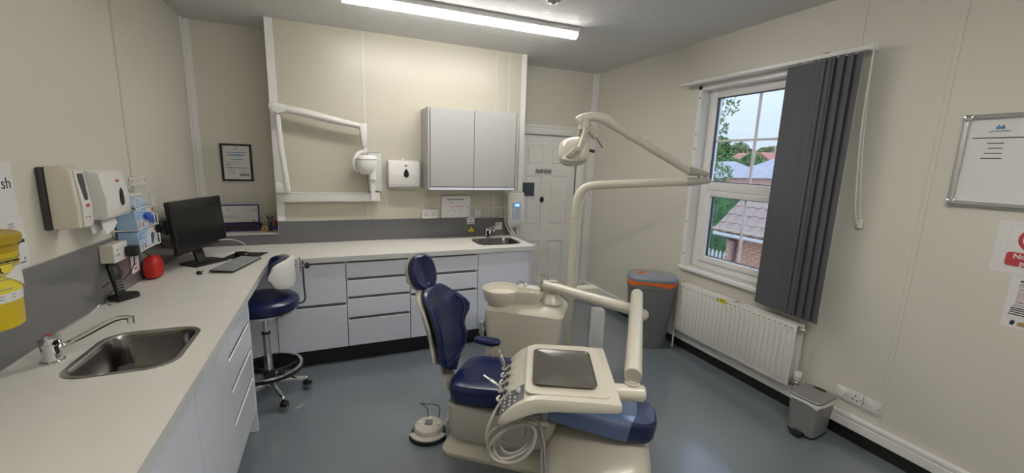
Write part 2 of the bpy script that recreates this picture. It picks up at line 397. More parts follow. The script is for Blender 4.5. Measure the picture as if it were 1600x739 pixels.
B().box((RX - .035, WY0 - .04, WZ0 - .032), (RX + .085, WY1 + .04, WZ0 - .002), .005, 2).done('window_sill', 'trim', wn)
b = B(); b.box((RX, WY1 - .006, WZ0), (gx0, WY1 - .0005, WZ1)); b.box((RX, WY0 + .0005, WZ0), (gx0, WY0 + .006, WZ1)); b.box((RX, WY0 + .006, WZ1 - .006), (gx0, WY1 - .006, WZ1 - .0005)); b.done('reveal_lining', 'gloss_white', wn)
b = B()
for z in (.86, 1.15, 1.78, 1.9, 2.2): b.cyl((RX - .009, WY1 + .014, z), (RX - .005, WY1 + .014, z), .006, n=8)
b.done('screw_cap', 'ink', wn)

# ------------------------------------------------------------------ ceiling light + sensor
tl = thing('ceiling_light', 'long white LED batten glowing on the ceiling', 'ceiling light', (.93, 3.01, CH), R(-1.5))
B().box((-.86, -.05, -.035), (.86, .05, -.0005), .006, 2).done('housing', 'white_pl2', tl)
b = B(); pr = [(-.036 + .036 * (1 - cos(a)), -.036 - .042 * sin(a)) for a in [pi * k / 10 for k in range(11)]]
b.prism([(.040 * cos(pi * k / 10), -.0355 - .040 * sin(pi * k / 10)) for k in range(11)], -.845, .845, 'x')
b.done('diffuser', 'tube', tl)
b = B()
for s in (-1, 1): b.prism([(.043 * cos(pi * k / 10), -.0355 - .043 * sin(pi * k / 10)) for k in range(11)], s * .846, s * .858, 'x')
b.done('end_cap', 'white_pl', tl)
sn = thing('ceiling_sensor', 'small grey sensor on the ceiling behind the light batten', 'sensor', (1.32, 2.52, CH))
B().lathe([(.055, 0), (.055, -.012), (.04, -.03), (.02, -.034)], n=10).done('sensor_body', 'grey_mid', sn)
B().lathe([(.012, -.034), (.010, -.040)], n=10).done('sensor_lens', 'grey_dark', sn)
t2 = thing('ceiling_light', 'unseen second LED batten added to brighten the near half of the room', 'ceiling light', (.93, .25, CH), R(-1.5))  # out of view, added as fill for the near worktop and right wall
for ch in tl.children:
    c = ch.copy(); c.data = ch.data.copy(); COL.objects.link(c); c.parent = t2
    if ch.name.startswith('diffuser'): c.data.materials[0] = led_cover('added fill diffuser', FILL_LAMP_STRENGTH)

# ------------------------------------------------------------------ worktop with two sink cut-outs
def sheet_with_holes(outer, holes, z0, z1):
    bm = bmesh.new(); es = []
    for lp in [outer] + holes:
        vs = [bm.verts.new((p[0], p[1], z1)) for p in lp]
        es += [bm.edges.new((vs[i], vs[(i + 1) % len(vs)])) for i in range(len(vs))]
    bmesh.ops.triangle_fill(bm, use_beauty=True, use_dissolve=False, edges=es)
    top = bm.faces[:]
    r = bmesh.ops.extrude_face_region(bm, geom=top)
    for v in r['geom']:
        if isinstance(v, bmesh.types.BMVert): v.co.z = z0
    return bm
WT = .873
SL = (-.868, -.557, 1.700, 2.076); SR = (1.178, 1.580, 3.412, 3.742)
outer = [(LX + .011, FY + .01), (-.458, FY + .01), (-.458, 3.283), (1.652, 3.283), (1.652, BR - .011), (LX + .011, BR - .011)]
b = B(); b.join(sheet_with_holes(outer, [rrect(*SL, .075), rrect(*SR, .075)], WT - .040, WT))
wt = tag(b.done('worktop', 'work', ang=30), 'off-white L-shaped worktop along the left wall and chimney breast', 'worktop')
b = B(); b.box((-.4585, FY + .012, WT - .039), (-.4572, 3.283, WT - .001)); b.box((-.4572, 3.2817, WT - .039), (1.6505, 3.2829, WT - .001))
part(b.done('edge_band', 'work_edge', wt), 'paler grey edge band')
def sink(name, label, S, depth):
    x0, x1, y0, y1 = S; cx, cy = (x0 + x1) / 2, (y0 + y1) / 2
    t = thing(name, label, 'sink', (cx, cy, WT), 0)
    def rg(d, z, r): return [(p[0] - cx, p[1] - cy, z) for p in rrect(x0 - d, x1 + d, y0 - d, y1 + d, r)]
    B().loft([rg(.010, .0003, .085), rg(.009, .003, .084), rg(-.006, .0025, .070), rg(-.009, -.004, .066), rg(-.004, -.004, .07), rg(-.002, .0003, .072)], False).done('rim', 'steel', t)
    B().loft([rg(-.008, -.003, .068), rg(-.016, -.02, .062), rg(-.024, -depth + .03, .055), rg(-.045, -depth + .004, .05), rg(-.09, -depth, .03)][::-1], False).loft([rg(-.09, -depth, .03), rg(-.14, -depth - .004, .01)], True).done('bowl', 'steel_dark', t)
    B().lathe([(.035, -depth + .0005), (.035, -depth + .003), (.02, -depth + .001)], n=20).done('waste', 'chrome', t)
    return t
sink('inset_sink', 'steel inset sink beside the lever tap in the left worktop', SL, .15)
sink('inset_sink', 'small steel inset sink at the right end of the back worktop', SR, .14)
def lever_tap(label, loc, rz, L, spout):
    t = thing('lever_tap', label, 'tap', loc, rz)
    B().lathe([(.033, 0), (.033, .004), (.027, .008), (.026, .055), (.028, .062), (.029, .066)], n=24).done('tap_body', 'chrome', t)
    h = B().lathe([(.0292, .067), (.0305, .072), (.0285, .090), (.018, .098)], n=24)
    h.tube([(.006, .004, .092), (.026, .07 * L, .104), (.044, .125 * L, .112), (.056, .155 * L, .122)], .0068)
    h.sphere((.060, .170 * L, .128), (.009, .022, .008))
    h.done('lever', 'chrome', t)
    s = B(); s.tube(spout, .0095, n=10); e = Vector(spout[-1]); s.cyl(e + Vector((0, 0, .006)), e + Vector((0, 0, -.020)), .0125, n=16); s.done('spout', 'chrome', t)
    B().lathe([(.008, .0985), (.006, .1)], n=12).done('indicator', 'ink_red', t)
    return t
lever_tap('chrome long-lever tap on the left worktop beside the sink', (-.945, 1.872, WT), 0, 1.15,
          [(.020, .0, .045), (.08, .02, .075), (.15, .045, .112), (.185, .055, .120), (.205, .06, .113)])
lever_tap('chrome lever tap behind the sink at the right end of the back worktop', (1.372, 3.785, WT), R(-60), .55,
          [(.02, 0, .05), (.05, -.01, .085), (.09, -.03, .105), (.12, -.05, .10)])

# ------------------------------------------------------------------ base cabinets
def drawer_front(parent, x0, x1, z0, z1, y, lip=True, name='drawer_front'):
    """grey slab front with a bevelled finger-pull along its top; front face at y (local -y is out)"""
    b = B(); b.prism([(y, z0), (y + .018, z0), (y + .018, z1 - .022), (y + .012, z1 - .020), (y + .002, z1), (y, z1)], x0, x1, 'x')
    d = b.done(name, 'cab', parent)
    if lip: B().prism([(y + .0005, z1 + .0002), (y + .003, z1 + .0002), (y + .016, z1 - .020), (y + .018, z1 - .0215), (y + .018, z1 - .017), (y + .006, z1 + .003)], x0 + .001, x1 - .001, 'x').done('finger_pull', 'cab_lip_lit', d)
    return d
def base_unit(label, loc, rz, wd, dep, fronts, side=None):
    t = thing('base_cabinet', label, 'cabinet', loc, rz)
    z0, z1 = .135, WT - .042
    b = B(); b.box((.001, .022, z0), (wd - .001, dep, z1), .001, 1); b.done('carcass', 'cab_in', t)
    b = B(); b.box((.001, .020, z0), (.010, .0225, z1)); b.box((wd - .010, .020, z0), (wd - .001, .0225, z1)); b.done('side_edge', 'cab', t)
    for a, c, lip in fronts: drawer_front(t, .002, wd - .002, a, c, 0, lip, 'door_front' if not lip else 'drawer_front')
    return t
yf = 3.30
base_unit('grey two-drawer base cabinet behind the stool', (-.435, yf, 0), 0, .481, .57, [(.140, .478, True), (.505, .812, True)])
base_unit('grey four-drawer base cabinet in the middle of the back run', (.048, yf, 0), 0, .482, .57, [(.140, .352, True), (.378, .522, True), (.547, .672, True), (.698, .812, True)])
base_unit('grey three-drawer base cabinet behind the patient chair backrest', (.532, yf, 0), 0, .580, .57, [(.140, .500, True), (.526, .662, True), (.688, .812, True)])
t = base_unit('grey single-door base cabinet under the small back sink', (1.114, yf, 0), 0, .486, .09, [(.140, .826, False)])
B().box((.487, -.001, .005), (.505, .57, .830), .002, 1).done('end_panel', 'cab', t)
B().box((.001, .55, .135), (.486, .57, .80)).done('back_panel', 'cab_in', t)
B().box((.001, .095, .135), (.486, .55, .15)).done('bottom_panel', 'cab_in', t)
struct(B().box((LX + .015, yf + .045, 0), (1.600, yf + .06, .134)).done('trim_23', 'plinth'))
struct(B().box((LX + .015, yf + .005, .135), (-.438, yf + .022, .832)).done('trim_24', 'cab'))
# left run (rz=+90: local x = world y, local -y = world +x)
def left_unit(label, y0, wd, fronts, dep=.56, hollow=False):
    return base_unit(label, (-.480, y0, 0), PI2, wd, dep, fronts)
lu = left_unit('glossy grey three-drawer cabinet at the far end of the left run', 2.105, .475, [(.140, .345, True), (.372, .515, True), (.542, .676, True)], .56)
drawer_front(lu, .002, .473, .702, .828, 0, False)
B().box((.476, -.002, 0), (.494, .575, .830), .002, 1).done('end_panel', 'cab', lu)
def hollow_unit(label, y0, wd):
    t = thing('base_cabinet', label, 'cabinet', (-.480, y0, 0), PI2)
    b = B(); b.box((.001, .022, .135), (.018, .57, .83)); b.box((wd - .018, .022, .135), (wd - .001, .57, .83)); b.box((.018, .022, .135), (wd - .018, .57, .15)); b.box((.018, .56, .15), (wd - .018, .57, .83)); b.done('carcass', 'cab_in', t)
    drawer_front(t, .002, wd - .002, .140, .828, 0, False, 'door_front')
    return t
hollow_unit('glossy grey cabinet under the left sink beside the drawers', 1.625, .478)
hollow_unit('glossy grey cabinet in the left run nearest the viewer', 1.142, .481)
struct(B().box((-.54, FY + .01, 0), (-.525, 2.575, .134)).done('trim_25', 'plinth'))

# ------------------------------------------------------------------ upper cabinet
uc = thing('wall_cabinet', 'grey two-door wall cabinet on the cream chimney breast', 'wall cabinet', (.752, BR, 1.355))
b = B(); b.box((.002, -.296, .006), (.806, -.001, .700), .001, 1); b.done('carcass', 'uppercab', uc)
b = B(); b.box((-.012, -.314, -.004), (.0015, -.0005, .700), .0015, 1); part(b.done('side_panel', 'uppercab', uc), None) if 0 else b.done('side_panel', 'uppercab', uc)
b = B(); b.box((.8065, -.314, -.004), (.820, -.0005, .700), .0015, 1); b.done('side_panel', 'uppercab', uc)
b = B(); b.box((.008, -.3175, .030), (.399, -.298, .698), .0015, 1); b.done('door', 'uppercab', uc)
b = B(); b.box((.403, -.3175, .030), (.800, -.298, .698), .0015, 1); b.done('door', 'uppercab', uc)
b = B(); b.box((.004, -.312, .000), (.399, -.297, .026), .001, 1); b.box((.403, -.312, .000), (.804, -.297, .026), .001, 1); b.done('light_rail', 'cab', uc)

# ------------------------------------------------------------------ x-ray unit
xr = thing('wall_xray_unit', 'white folding dental x-ray arm on a horizontal wall rail over the worktop', 'x-ray unit', (-.44, BR, 1.235))
B().box((0, -.085, 0), (.800, -.001, .075), .004, 2).done('wall_rail', 'white_pl', xr)
b = B(); b.box((.001, -.088, .066), (.72, -.084, .076)); b.done('rail_lip', 'white_pl2', xr)
b = B(); b.prism([(-.004, .077), (.095, .077), (.095, .10), (.06, .15), (.02, .175), (-.004, .16)], -.13, -.06, 'y', bev=.006); b.done('pivot_bracket', 'white_pl', xr)
b = B()
b.loft([sup(x, -.115, hx, .03, z, 3, 16) for x, z, hx in ((.083, .10, .020), (.075, .20, .022), (.055, .45, .020), (.046, .66, .020), (.045, .69, .018))]); b.done('lower_arm', 'white_pl', xr)
b = B(); b.prism([(-.010, .765), (.02, .775), (.115, .765), (.120, .74), (.10, .708), (.05, .69), (.01, .705), (-.012, .735)], -.165, -.075, 'y', bev=.012); b.done('elbow_cover', 'white_pl', xr)
b = B()
def arm_ring(x, z, hz): 
    return [(x, -.12 + .034 * cos(a), z + hz * sin(a)) for a in [2 * pi * k / 16 for k in range(16)]]
b.loft([arm_ring(.10, .735, .030), arm_ring(.25, .712, .034), arm_ring(.45, .672, .030), arm_ring(.60, .645, .024), arm_ring(.70, .628, .024)]); b.done('upper_arm', 'white_pl', xr)
b = B(); b.box((.12, -.1545, .0), (.64, -.152, .003), X=Matrix.Translation((0, 0, .735)) @ Matrix.Rotation(R(11), 4, 'Y')); b.done('arm_seam', 'ink_grey', xr)
b = B(); b.prism([(.640, .655), (.700, .66), (.705, .645), (.700, .47), (.662, .47), (.655, .52)], -.158, -.082, 'y', bev=.010); b.cyl((.682, -.12, .47), (.682, -.12, .425), .021, n=16); b.done('drop_arm', 'white_pl', xr)
b = B(); b.tube([(.690, -.12, .43), (.65, -.125, .425), (.615, -.14, .40), (.595, -.15, .35), (.60, -.15, .29), (.63, -.15, .265)], .017, n=10); b.done('yoke', 'white_pl', xr)
b = B()
prof = [(.022, .445 - .012), (.060, .430), (.085, .405), (.090, .375), (.087, .33), (.070, .29), (.05, .27)]
b.loft([sup(.695 + .0 * z, -.16, r, r * .9, z - .03, 2.4, 24) for r, z in prof]); b.done('tube_head', 'white_pl', xr)
B().loft([sup(.695, -.16, .0915, .0825, z, 2.4, 24) for z in (.363, .367)]).done('head_seam', 'ink_grey', xr)
b = B(); b.loft([sup(.735, -.185, r, r * .95, z, 2.6, 20) for r, z in ((.046, .372), (.042, .33), (.030, .26), (.028, .20))]); b.done('collimator_neck', 'white_pl', xr)
b = B(); b.lathe([(.040, .196), (.040, .205)], (.735, -.185, 0), 20); b.done('collimator_ring', 'white_pl2', xr)
b = B(); b.box((.715, -.205, .015), (.752, -.168, .195), .004, 1); b.done('collimator', 'white_pl', xr)
xc = thing('xray_control_box', 'white wall box behind the x-ray tube head', 'control box', (.272, BR, 1.325))
B().box((0, -.05, .0), (.110, -.001, .340), .006, 2).done('case', 'white_pl2', xc)
B().box((.004, -.053, .332), (.106, -.050, .336)).done('case_seam', 'ink_grey', xc)
B().tube([(.100, -.03, .0), (.118, -.02, -.03), (.145, -.012, -.10), (.142, -.012, -.17), (.115, -.012, -.225), (.11, -.012, -.26)], .0035, n=6).done('cable', 'white_pl', xc)

# ------------------------------------------------------------------ dispensers
def teardrop(parent, x, z, h, w, y, m='black_gloss'):
    P = []
    for k in range(24):
        a = 2 * pi * k / 24; P.append((x + w * sin(a) * (1 - .35 * cos(a)) , z + h * cos(a) * 1.0))
    return B().prism(P, y - .002, y + .001, 'y').done('level_window', m, parent)
td = thing('paper_towel_dispenser', 'white paper towel dispenser on the chimney breast beside the wall cabinet', 'dispenser', (.434, BR, 1.352))
b = B(); b.prism([(-.001, .03), (-.001, .240), (-.060, .250), (-.105, .235), (-.118, .12), (-.112, .030)], 0, .272, 'x', bev=.008); b.done('cover', 'white_pl', td)
b = B(); b.prism([(-.001, 0), (-.001, .028), (-.110, .028), (-.113, .02), (-.09, 0)], .004, .268, 'x', bev=.003); b.done('tray_lip', 'white_pl2', td)
b = B(); b.box((.02, -.116, .003), (.252, -.090, .012), .002, 1); b.done('paper_slot', 'ink_grey', td)
teardrop(td, .152, .135, .038, .022, -.1165)
b = B(); b.box((.138, -.113, .196), (.164, -.1095, .207)); b.done('badge', 'ink_red', td)
b = B(); b.lathe([(.016, 0), (.016, .02)], (.135, -.012, .250), 16); b.done('lock_knob', 'white_pl', td)
# left wall, rz=+90: local x = along +Y, local -y out
ad = thing('soap_dispenser', 'tall beige and grey automatic dispenser on the left wall nearest the viewer', 'dispenser', (LX, 2.205, 1.290), PI2); ad.scale = (.78, .84, 1)
b = B(); b.box((-.006, -.027, .0), (.135, -.001, .250), .006, 2); b.done('back_plate', 'grey_dark', ad)
b = B(); b.prism([(-.028, .0), (-.028, .252), (-.085, .258), (-.118, .240), (-.130, .10), (-.128, .004)], -.002, .131, 'x', bev=.010); b.done('cover', 'cream', ad)
b = B(); b.prism([(-.128, .010), (-.131, .10), (-.1195, .236), (-.1225, .238), (-.138, .10), (-.134, .006)], .030, .122, 'x', bev=.0015); part(b.done('front_panel', 'white_pl', ad), 'white front panel')
def on_slope(x, z): return -.1355 - (.138 - .1355) + (max(0, z - .10)) * (.0155 / .138) if z > .1 else -.1375 + (0.1 - z) * .04
b = B(); b.loft([[(x, on_slope(0, z) - .0015, z) for x, z in P] for P in ([(.050, .225), (.100, .225), (.103, .20), (.094, .125), (.086, .116), (.066, .116), (.058, .125), (.047, .20)],)] + [[(x, on_slope(0, z) + .002, z) for x, z in [(.050, .225), (.100, .225), (.103, .20), (.094, .125), (.086, .116), (.066, .116), (.058, .125), (.047, .20)]]]); b.done('level_window', 'grey_dark', ad)
b = B(); b.box((.062, -.1405, .088), (.092, -.136, .100)); b.done('badge', 'ink_red', ad)
b = B(); b.box((.05, -.1385, .045), (.054, -.134, .049)); b.box((.078, -.1385, .045), (.088, -.134, .048)); b.done('sensor_mark', 'ink', ad)
pd = thing('paper_towel_dispenser', 'white paper towel dispenser on the left wall with tissue hanging below', 'dispenser', (LX, 2.405, 1.300), PI2); pd.scale = (.88, .82, 1)
b = B(); b.prism([(-.001, .0), (-.001, .215), (-.07, .222), (-.130, .212), (-.150, .09), (-.148, .012), (-.13, .0)], .0, .272, 'x', bev=.012); b.done('cover', 'white_pl', pd)
teardrop(pd, .165, .095, .042, .020, -.152)
b = B(); b.box((.152, -.1415, .165), (.180, -.137, .176)); b.done('badge', 'ink_red', pd)
b = B(); b.box((.006, -.140, .018), (.266, -.135, .020)); 
b = B()
b.loft([[(.02, -.05, .0), (.20, -.05, .0), (.20, -.054, .0), (.02, -.054, .0)], [(.01, -.062, -.03), (.21, -.058, -.028), (.21, -.062, -.028), (.01, -.066, -.03)], [(.0, -.070, -.062), (.17, -.066, -.045), (.17, -.070, -.045), (.0, -.074, -.062)]]); b.done('tissue', 'paper', pd)
b = B(); b.loft([[(.06, -.085, .0), (.20, -.085, .0), (.20, -.088, .0), (.06, -.088, .0)], [(.04, -.10, -.04), (.205, -.095, -.035), (.205, -.098, -.035), (.04, -.103, -.04)], [(.03, -.112, -.068), (.12, -.108, -.062), (.12, -.111, -.062), (.03, -.115, -.068)]]); b.done('tissue', 'paper', pd)

# ------------------------------------------------------------------ glove rack on the left wall + cartons
gr = thing('glove_box_rack', 'white wire rack of glove cartons on the left wall beside the monitor', 'wire rack', (LX, 2.725, 1.075), PI2)
b = B(); r = .0042
W_, D_ = .265, .108
def loop(p): b.tube(p, r, n=6, smooth=False)
for z in (0.012, .33): loop([(0, -.006, z), (W_, -.006, z)])
for x in (0, W_): loop([(x, -.006, .012), (x, -.006, .36)])
b.done('back_wire', 'white_pl', gr)
for z in (.012, .125, .235):
    b = B(); loop([(0, -.006, z), (0, -D_, z - .0), (0, -D_, z + .055), (.035, -D_ - .002, z + .062), (.035, -D_ - .002, z + .004), (0, -D_, z)]); loop([(W_, -.006, z), (W_, -D_, z), (W_, -D_, z + .055), (W_ - .05, -D_ - .002, z + .062), (W_ - .05, -D_ - .002, z), (W_, -D_, z)])
    loop([(0, -.03, z - .002), (W_, -.03, z - .002)]); loop([(0, -D_ + .01, z - .002), (W_, -D_ + .01, z - .002)])
    b.done('shelf_wire', 'white_pl', gr)
b = B(); loop([(.06, -.006, .33), (.06, -.075, .33), (.06, -.075, .39), (W_, -.075, .395), (W_, -.006, .395)]); loop([(.06, -.075, .36), (W_, -.075, .36)]); loop([(W_, -.075, .395), (W_, -.075, .33), (W_, -.006, .33)]); b.done('top_basket_wire', 'white_pl', gr)
def glove_carton(label, z, pop):
    t = thing('glove_carton', label, 'glove carton', (LX + .014, 2.735, 1.075 + z), PI2, )
    B().box((.006, -.082, 0), (.240, -.0, .098), .001, 1).done('carton', 'blue_box', t)
    b = B(); b.prism([(.105, .002), (.2395, .002), (.2395, .097), (.15, .097), (.12, .07)], -.0835, -.0822, 'y'); b.done('white_panel', 'white_box', t)
    b = B(); b.tube([(.165, -.0845, .03), (.18, -.0845, .05), (.20, -.0845, .06)], .0, n=4) if 0 else None
    b = B()
    for i, (dx, dz) in enumerate(((.0, .040), (.012, .046), (.023, .044), (.033, .036))): b.tube([(.172 + dx * .6, -.0836, .025), (.172 + dx, -.0836, .025 + dz)], .0045, n=6, smooth=False)
    b.box((.168, -.0845, .008), (.196, -.0833, .032)); b.done('printed_hand', 'glove_dark', t)
    b = B(); b.box((.218, -.0848, .074), (.236, -.0834, .092)); b.box((.05, -.0835, .006), (.09, -.0822, .026)); b.done('red_mark', 'ink_red', t)
    b = B(); b.box((.02, -.0835, .05), (.085, -.0822, .058)); b.box((.02, -.0835, .066), (.06, -.0822, .071)); b.box((.016, -.0835, .082), (.095, -.0822, .086)); b.done('printed_lines', 'ink_blue', t)
    if pop:
        b = B(); b.sphere((.135, -.093, .055), (.030, .016, .024), 12); b.sphere((.115, -.096, .065), (.018, .013, .016), 10); b.sphere((.160, -.096, .048), (.020, .012, .014), 10); b.tube([(.14, -.100, .05), (.15, -.108, .03), (.145, -.106, .012)], [.010, .004], n=8); b.done('glove', 'glove', t)
glove_carton('light blue glove carton lowest in the wire rack', .015, False)
glove_carton('blue glove carton with a glove pulled out, middle of the wire rack', .128, True)
t = thing('tissue_sleeve', 'crumpled clear and blue pack lying on top of the wire rack cartons', 'packet', (LX + .014, 2.75, 1.075 + .237), PI2)
b = B(); b.loft([sup(.10, -.045, .085 * k, .035 * k, z, 3, 20) for k, z in ((.9, 0), (1, .012), (.95, .030), (.6, .052), (.3, .058))]); b.done('pack_body', 'blue_box', t)
b = B(); b.loft([sup(.12, -.04, .07 * k, .03 * k, z, 2.4, 9) for k, z in ((.8, .050), (1, .062), (.7, .074))]); b.done('pack_film', 'paper_grey', t)

# ------------------------------------------------------------------ sockets and switches
def socket(name, label, loc, rz, wd, ht, dep=.012, kind='double', box=0):
    t = thing(name, label, 'socket', loc, rz)
    if box: B().box((0.001, -box, .001), (wd - .001, -.0006, ht - .001), .003, 1).done('back_box', 'cream' if box > .03 else 'white_pl', t)
    y = -box
    B().box((0, y - dep, 0), (wd, y - .0004, ht), .003, 2).done('face_plate', 'white_pl', t)
    def outlet(cx):
        b = B(); cz = ht * .44
        for dx, dz, w, h in ((0, .020, .0065, .012), (-.012, -.004, .011, .0065), (.012, -.004, .011, .0065)): b.box((cx + dx - w / 2, y - dep - .0008, cz + dz - h / 2), (cx + dx + w / 2, y - dep + .001, cz + dz + h / 2))
        b.done('pin_holes', 'ink', t)
    def rocker(cx, cz): B().prism([(y - dep + .001, cz - .011), (y - dep - .004, cz - .010), (y - dep - .001, cz + .010), (y - dep + .001, cz + .011)], cx - .006, cx + .006, 'x').done('rocker', 'white_pl2', t)
    if kind == 'double': outlet(wd * .24); outlet(wd * .76); rocker(wd * .42, ht * .72); rocker(wd * .58, ht * .72)
    if kind == 'plug': outlet(wd * .25); rocker(wd * .45, ht * .72); rocker(wd * .55, ht * .72)
    if kind == 'timer':
        outlet(wd * .74); rocker(wd * .45, ht * .66); rocker(wd * .55, ht * .66)
        b = B(X=Matrix.Translation((wd * .2, y - dep, ht * .52)) @ Matrix.Rotation(PI2, 4, 'X')); b.lathe([(.028, -.001), (.028, .008), (.024, .012)], n=24); b.done('dial', 'white_pl', t)
    if kind == 'spur': B().box((wd * .25, y - dep - .014, ht * .22), (wd * .75, y - dep + .001, ht * .80), .003, 1).done('spur_cover', 'white_pl', t)
    if kind in ('spur', 'timer'):
        b = B()
        for x in (.06, .94): b.box((wd * x - .003, y - dep - .0008, ht * .5 - .003), (wd * x + .003, y - dep + .001, ht * .5 + .003))
        b.done('screw', 'ink', t)
    return t
socket('double_socket', 'white double socket on the chimney breast under the towel dispenser', (.740, BR - .010, 1.066), 0, .146, .086, box=.030)
socket('double_socket', 'white double socket with a black plug on the left wall splashback', (LX + .010, 2.545, 1.068), PI2, .146, .09, kind='plug', box=.045)
socket('timer_socket', 'white socket with a round dial low on the right wall', (RX, 1.370, .235), -PI2, .142, .080, kind='timer')
socket('fused_spur', 'white fused spur box low on the right wall beside the timer socket', (RX, 1.224, .228), -PI2, .084, .082, kind='spur')
t = socket('fused_spur', 'small white square switch plate on the splashback behind the small sink', (1.487, BR - .010, .931), 0, .073, .073, kind='none'); t['category'] = 'switch'
B().box((-.018, -.012, .012), (-.001, -.001, .030), .002, 1).done('switch_lever', 'white_pl', t)
pg = thing('plug_adapter', 'black plug-in power adapter in the left wall socket', 'plug', (LX + .010, 2.645, 1.068), PI2)
B().box((.0, -.108, .010), (.046, -.059, .064), .007, 2).done('adapter_body', 'black', pg)
B().tube([(.024, -.085, .010), (.024, -.083, -.03), (.020, -.06, -.08), (-.02, -.03, -.12), (-.09, -.018, -.150), (-.16, -.02, -.17), (-.155, -.04, -.192)], .0022, n=6).done('lead', 'black', pg)

# ------------------------------------------------------------------ cordless phone
ph = thing('cordless_phone', 'black cordless phone in its charging cradle on the left worktop', 'phone', (-1.008, 2.590, WT), R(62)); ph.scale = (.95, .95, 1.22)
b = B(); b.prism([(-.055, -.035), (.05, -.045), (.065, -.01), (.05, .045), (-.05, .045)], 0, .022, 'z', bev=.006); b.done('cradle', 'black', ph)
X = Matrix.Translation((-.01, .0, .02)) @ Matrix.Rotation(R(-14), 4, 'X')
b = B(); b.loft([sup(0, 0, hx, hy, z, 3, 16) for z, hx, hy in ((0, .022, .012), (.05, .024, .013), (.11, .026, .014), (.135, .024, .013), (.148, .014, .008))], X=X); b.done('handset', 'black', ph)
b = B()
for i in range(3):
    for j in range(4): b.box((-.016 + i * .0115, -.0150, .020 + j * .012), (-.008 + i * .0115, -.012, .028 + j * .012), X=X)
b.done('keys', 'grey_pl', ph)
b = B(); b.box((-.016, -.0155, .085), (.016, -.012, .122), .002, 1, X=X); b.done('phone_screen', 'grey_dark', ph)
b = B(); b.sphere((.022, -.014, .10), (.012, .010, .020), 12, X=X); b.done('side_clip', 'grey_dark', ph)
B().tube([(-.03, .045, .008), (-.06, .06, .03), (-.075, .03, .06), (-.06, .0, .085)], .002, n=6).done('lead', 'black', ph)

rp = thing('red_pouch', 'rounded red pouch hanging on the left splashback below the wire rack', 'pouch', (LX + .011, 2.995, .878), PI2)
b = B(); b.loft([sup(0, -.048, hx, hy, z, 2.6, 24) for z, hx, hy in ((.0, .035, .022), (.006, .058, .036), (.03, .066, .044), (.08, .062, .043), (.115, .048, .034), (.128, .030, .02), (.131, .012, .010))]); b.done('pouch_body', 'red', rp)
B().tube([(-.01, -.045, .128), (-.02, -.03, .145), (-.026, -.012, .17)], .003, n=6).done('cord_loop', 'black', rp)
B().box((.006, -.0885, .01), (.010, -.080, .09), .001, 1).done('seam', 'red', rp)

# ------------------------------------------------------------------ sharps bin (left frame edge)
sb = thing('sharps_bin', 'yellow clinical sharps bin with a printed label hung on the left wall', 'sharps bin', (-.965, 1.640, 1.090)); sb.scale = (1, 1, .86)
prof = [(.078, 0), (.084, .006), (.092, .20), (.095, .262)]
B().lathe(prof, n=40).done('bin_body', 'yellow', sb)
B().lathe([(.0955, .262), (.0965, .29), (.1045, .292), (.1065, .318), (.100, .324), (.080, .316), (.02, .312)], n=40).done('lid', 'yellow_dark', sb)
def wrap(name, m, a0, a1, z0, z1, d=.0008, n=14):
    def rad(z): return .0842 + (z - .006) * (.0108 / .256) + d
    b = B(); rings = []
    for k in range(n + 1):
        a = R(a0 + (a1 - a0) * k / n)
        rings.append([(rad(z) * cos(a) , rad(z) * sin(a), z) for z in (z0, z1)] + [((rad(z) - .0015) * cos(a), (rad(z) - .0015) * sin(a), z) for z in (z1, z0)])
    b.loft(rings); return b.done(name, m, sb)
wrap('label_band', 'label_y', -120, 60, .128, .246); wrap('white_strip', 'paper', -120, 60, .096, .128)
wrap('text_line', 'ink', -110, 40, .242, .2445, .0012); wrap('text_line', 'ink', -110, 40, .226, .228, .0012)
for z, a0, a1 in ((.214, -8, 14), (.220, -8, 14), (.194, -40, 8), (.186, -40, -2), (.174, -40, -10), (.140, -40, -12), (.108, -110, 50), (.118, -110, 50)): wrap('text_line', 'ink_grey', a0, a1, z, z + .003, .0012, 8)
def diamond():
    b = B(); rings = []
    for k in range(13):
        a = R(-22 + 90 * k / 12); h = .052 * (1 - abs(k - 6) / 6) + .0005
        rd = .0925 + .0012
        rings.append([(rd * cos(a), rd * sin(a), .186 - h), (rd * cos(a), rd * sin(a), .186 + h), ((rd - .001) * cos(a), (rd - .001) * sin(a), .186 + h), ((rd - .001) * cos(a), (rd - .001) * sin(a), .186 - h)])
    b.loft(rings); return b.done('hazard_diamond', 'paper', sb)
diamond()
for s, sz, a, z in (('R', .026, -29, .208), ('DO NOT WET', .009, -14, .235)):
    rd = .0842 + z * .042 + .0022
    text('lettering', s, sz, 'ink', sb, (rd * cos(R(a)), rd * sin(R(a)), z), (PI2, 0, R(a) + PI2), bold=.0008)
b = B(); b.box((-.10, .05, .06), (-.085, .075, .20), .002, 1); b.box((-.10, -.075, .06), (-.085, -.05, .20), .002, 1); b.done('wall_bracket', 'black', sb)
B().tube([(.03, -.02, 0), (.045, -.03, -.006), (.06, -.02, .001)], .004, n=6).done('release_catch', 'black', sb)

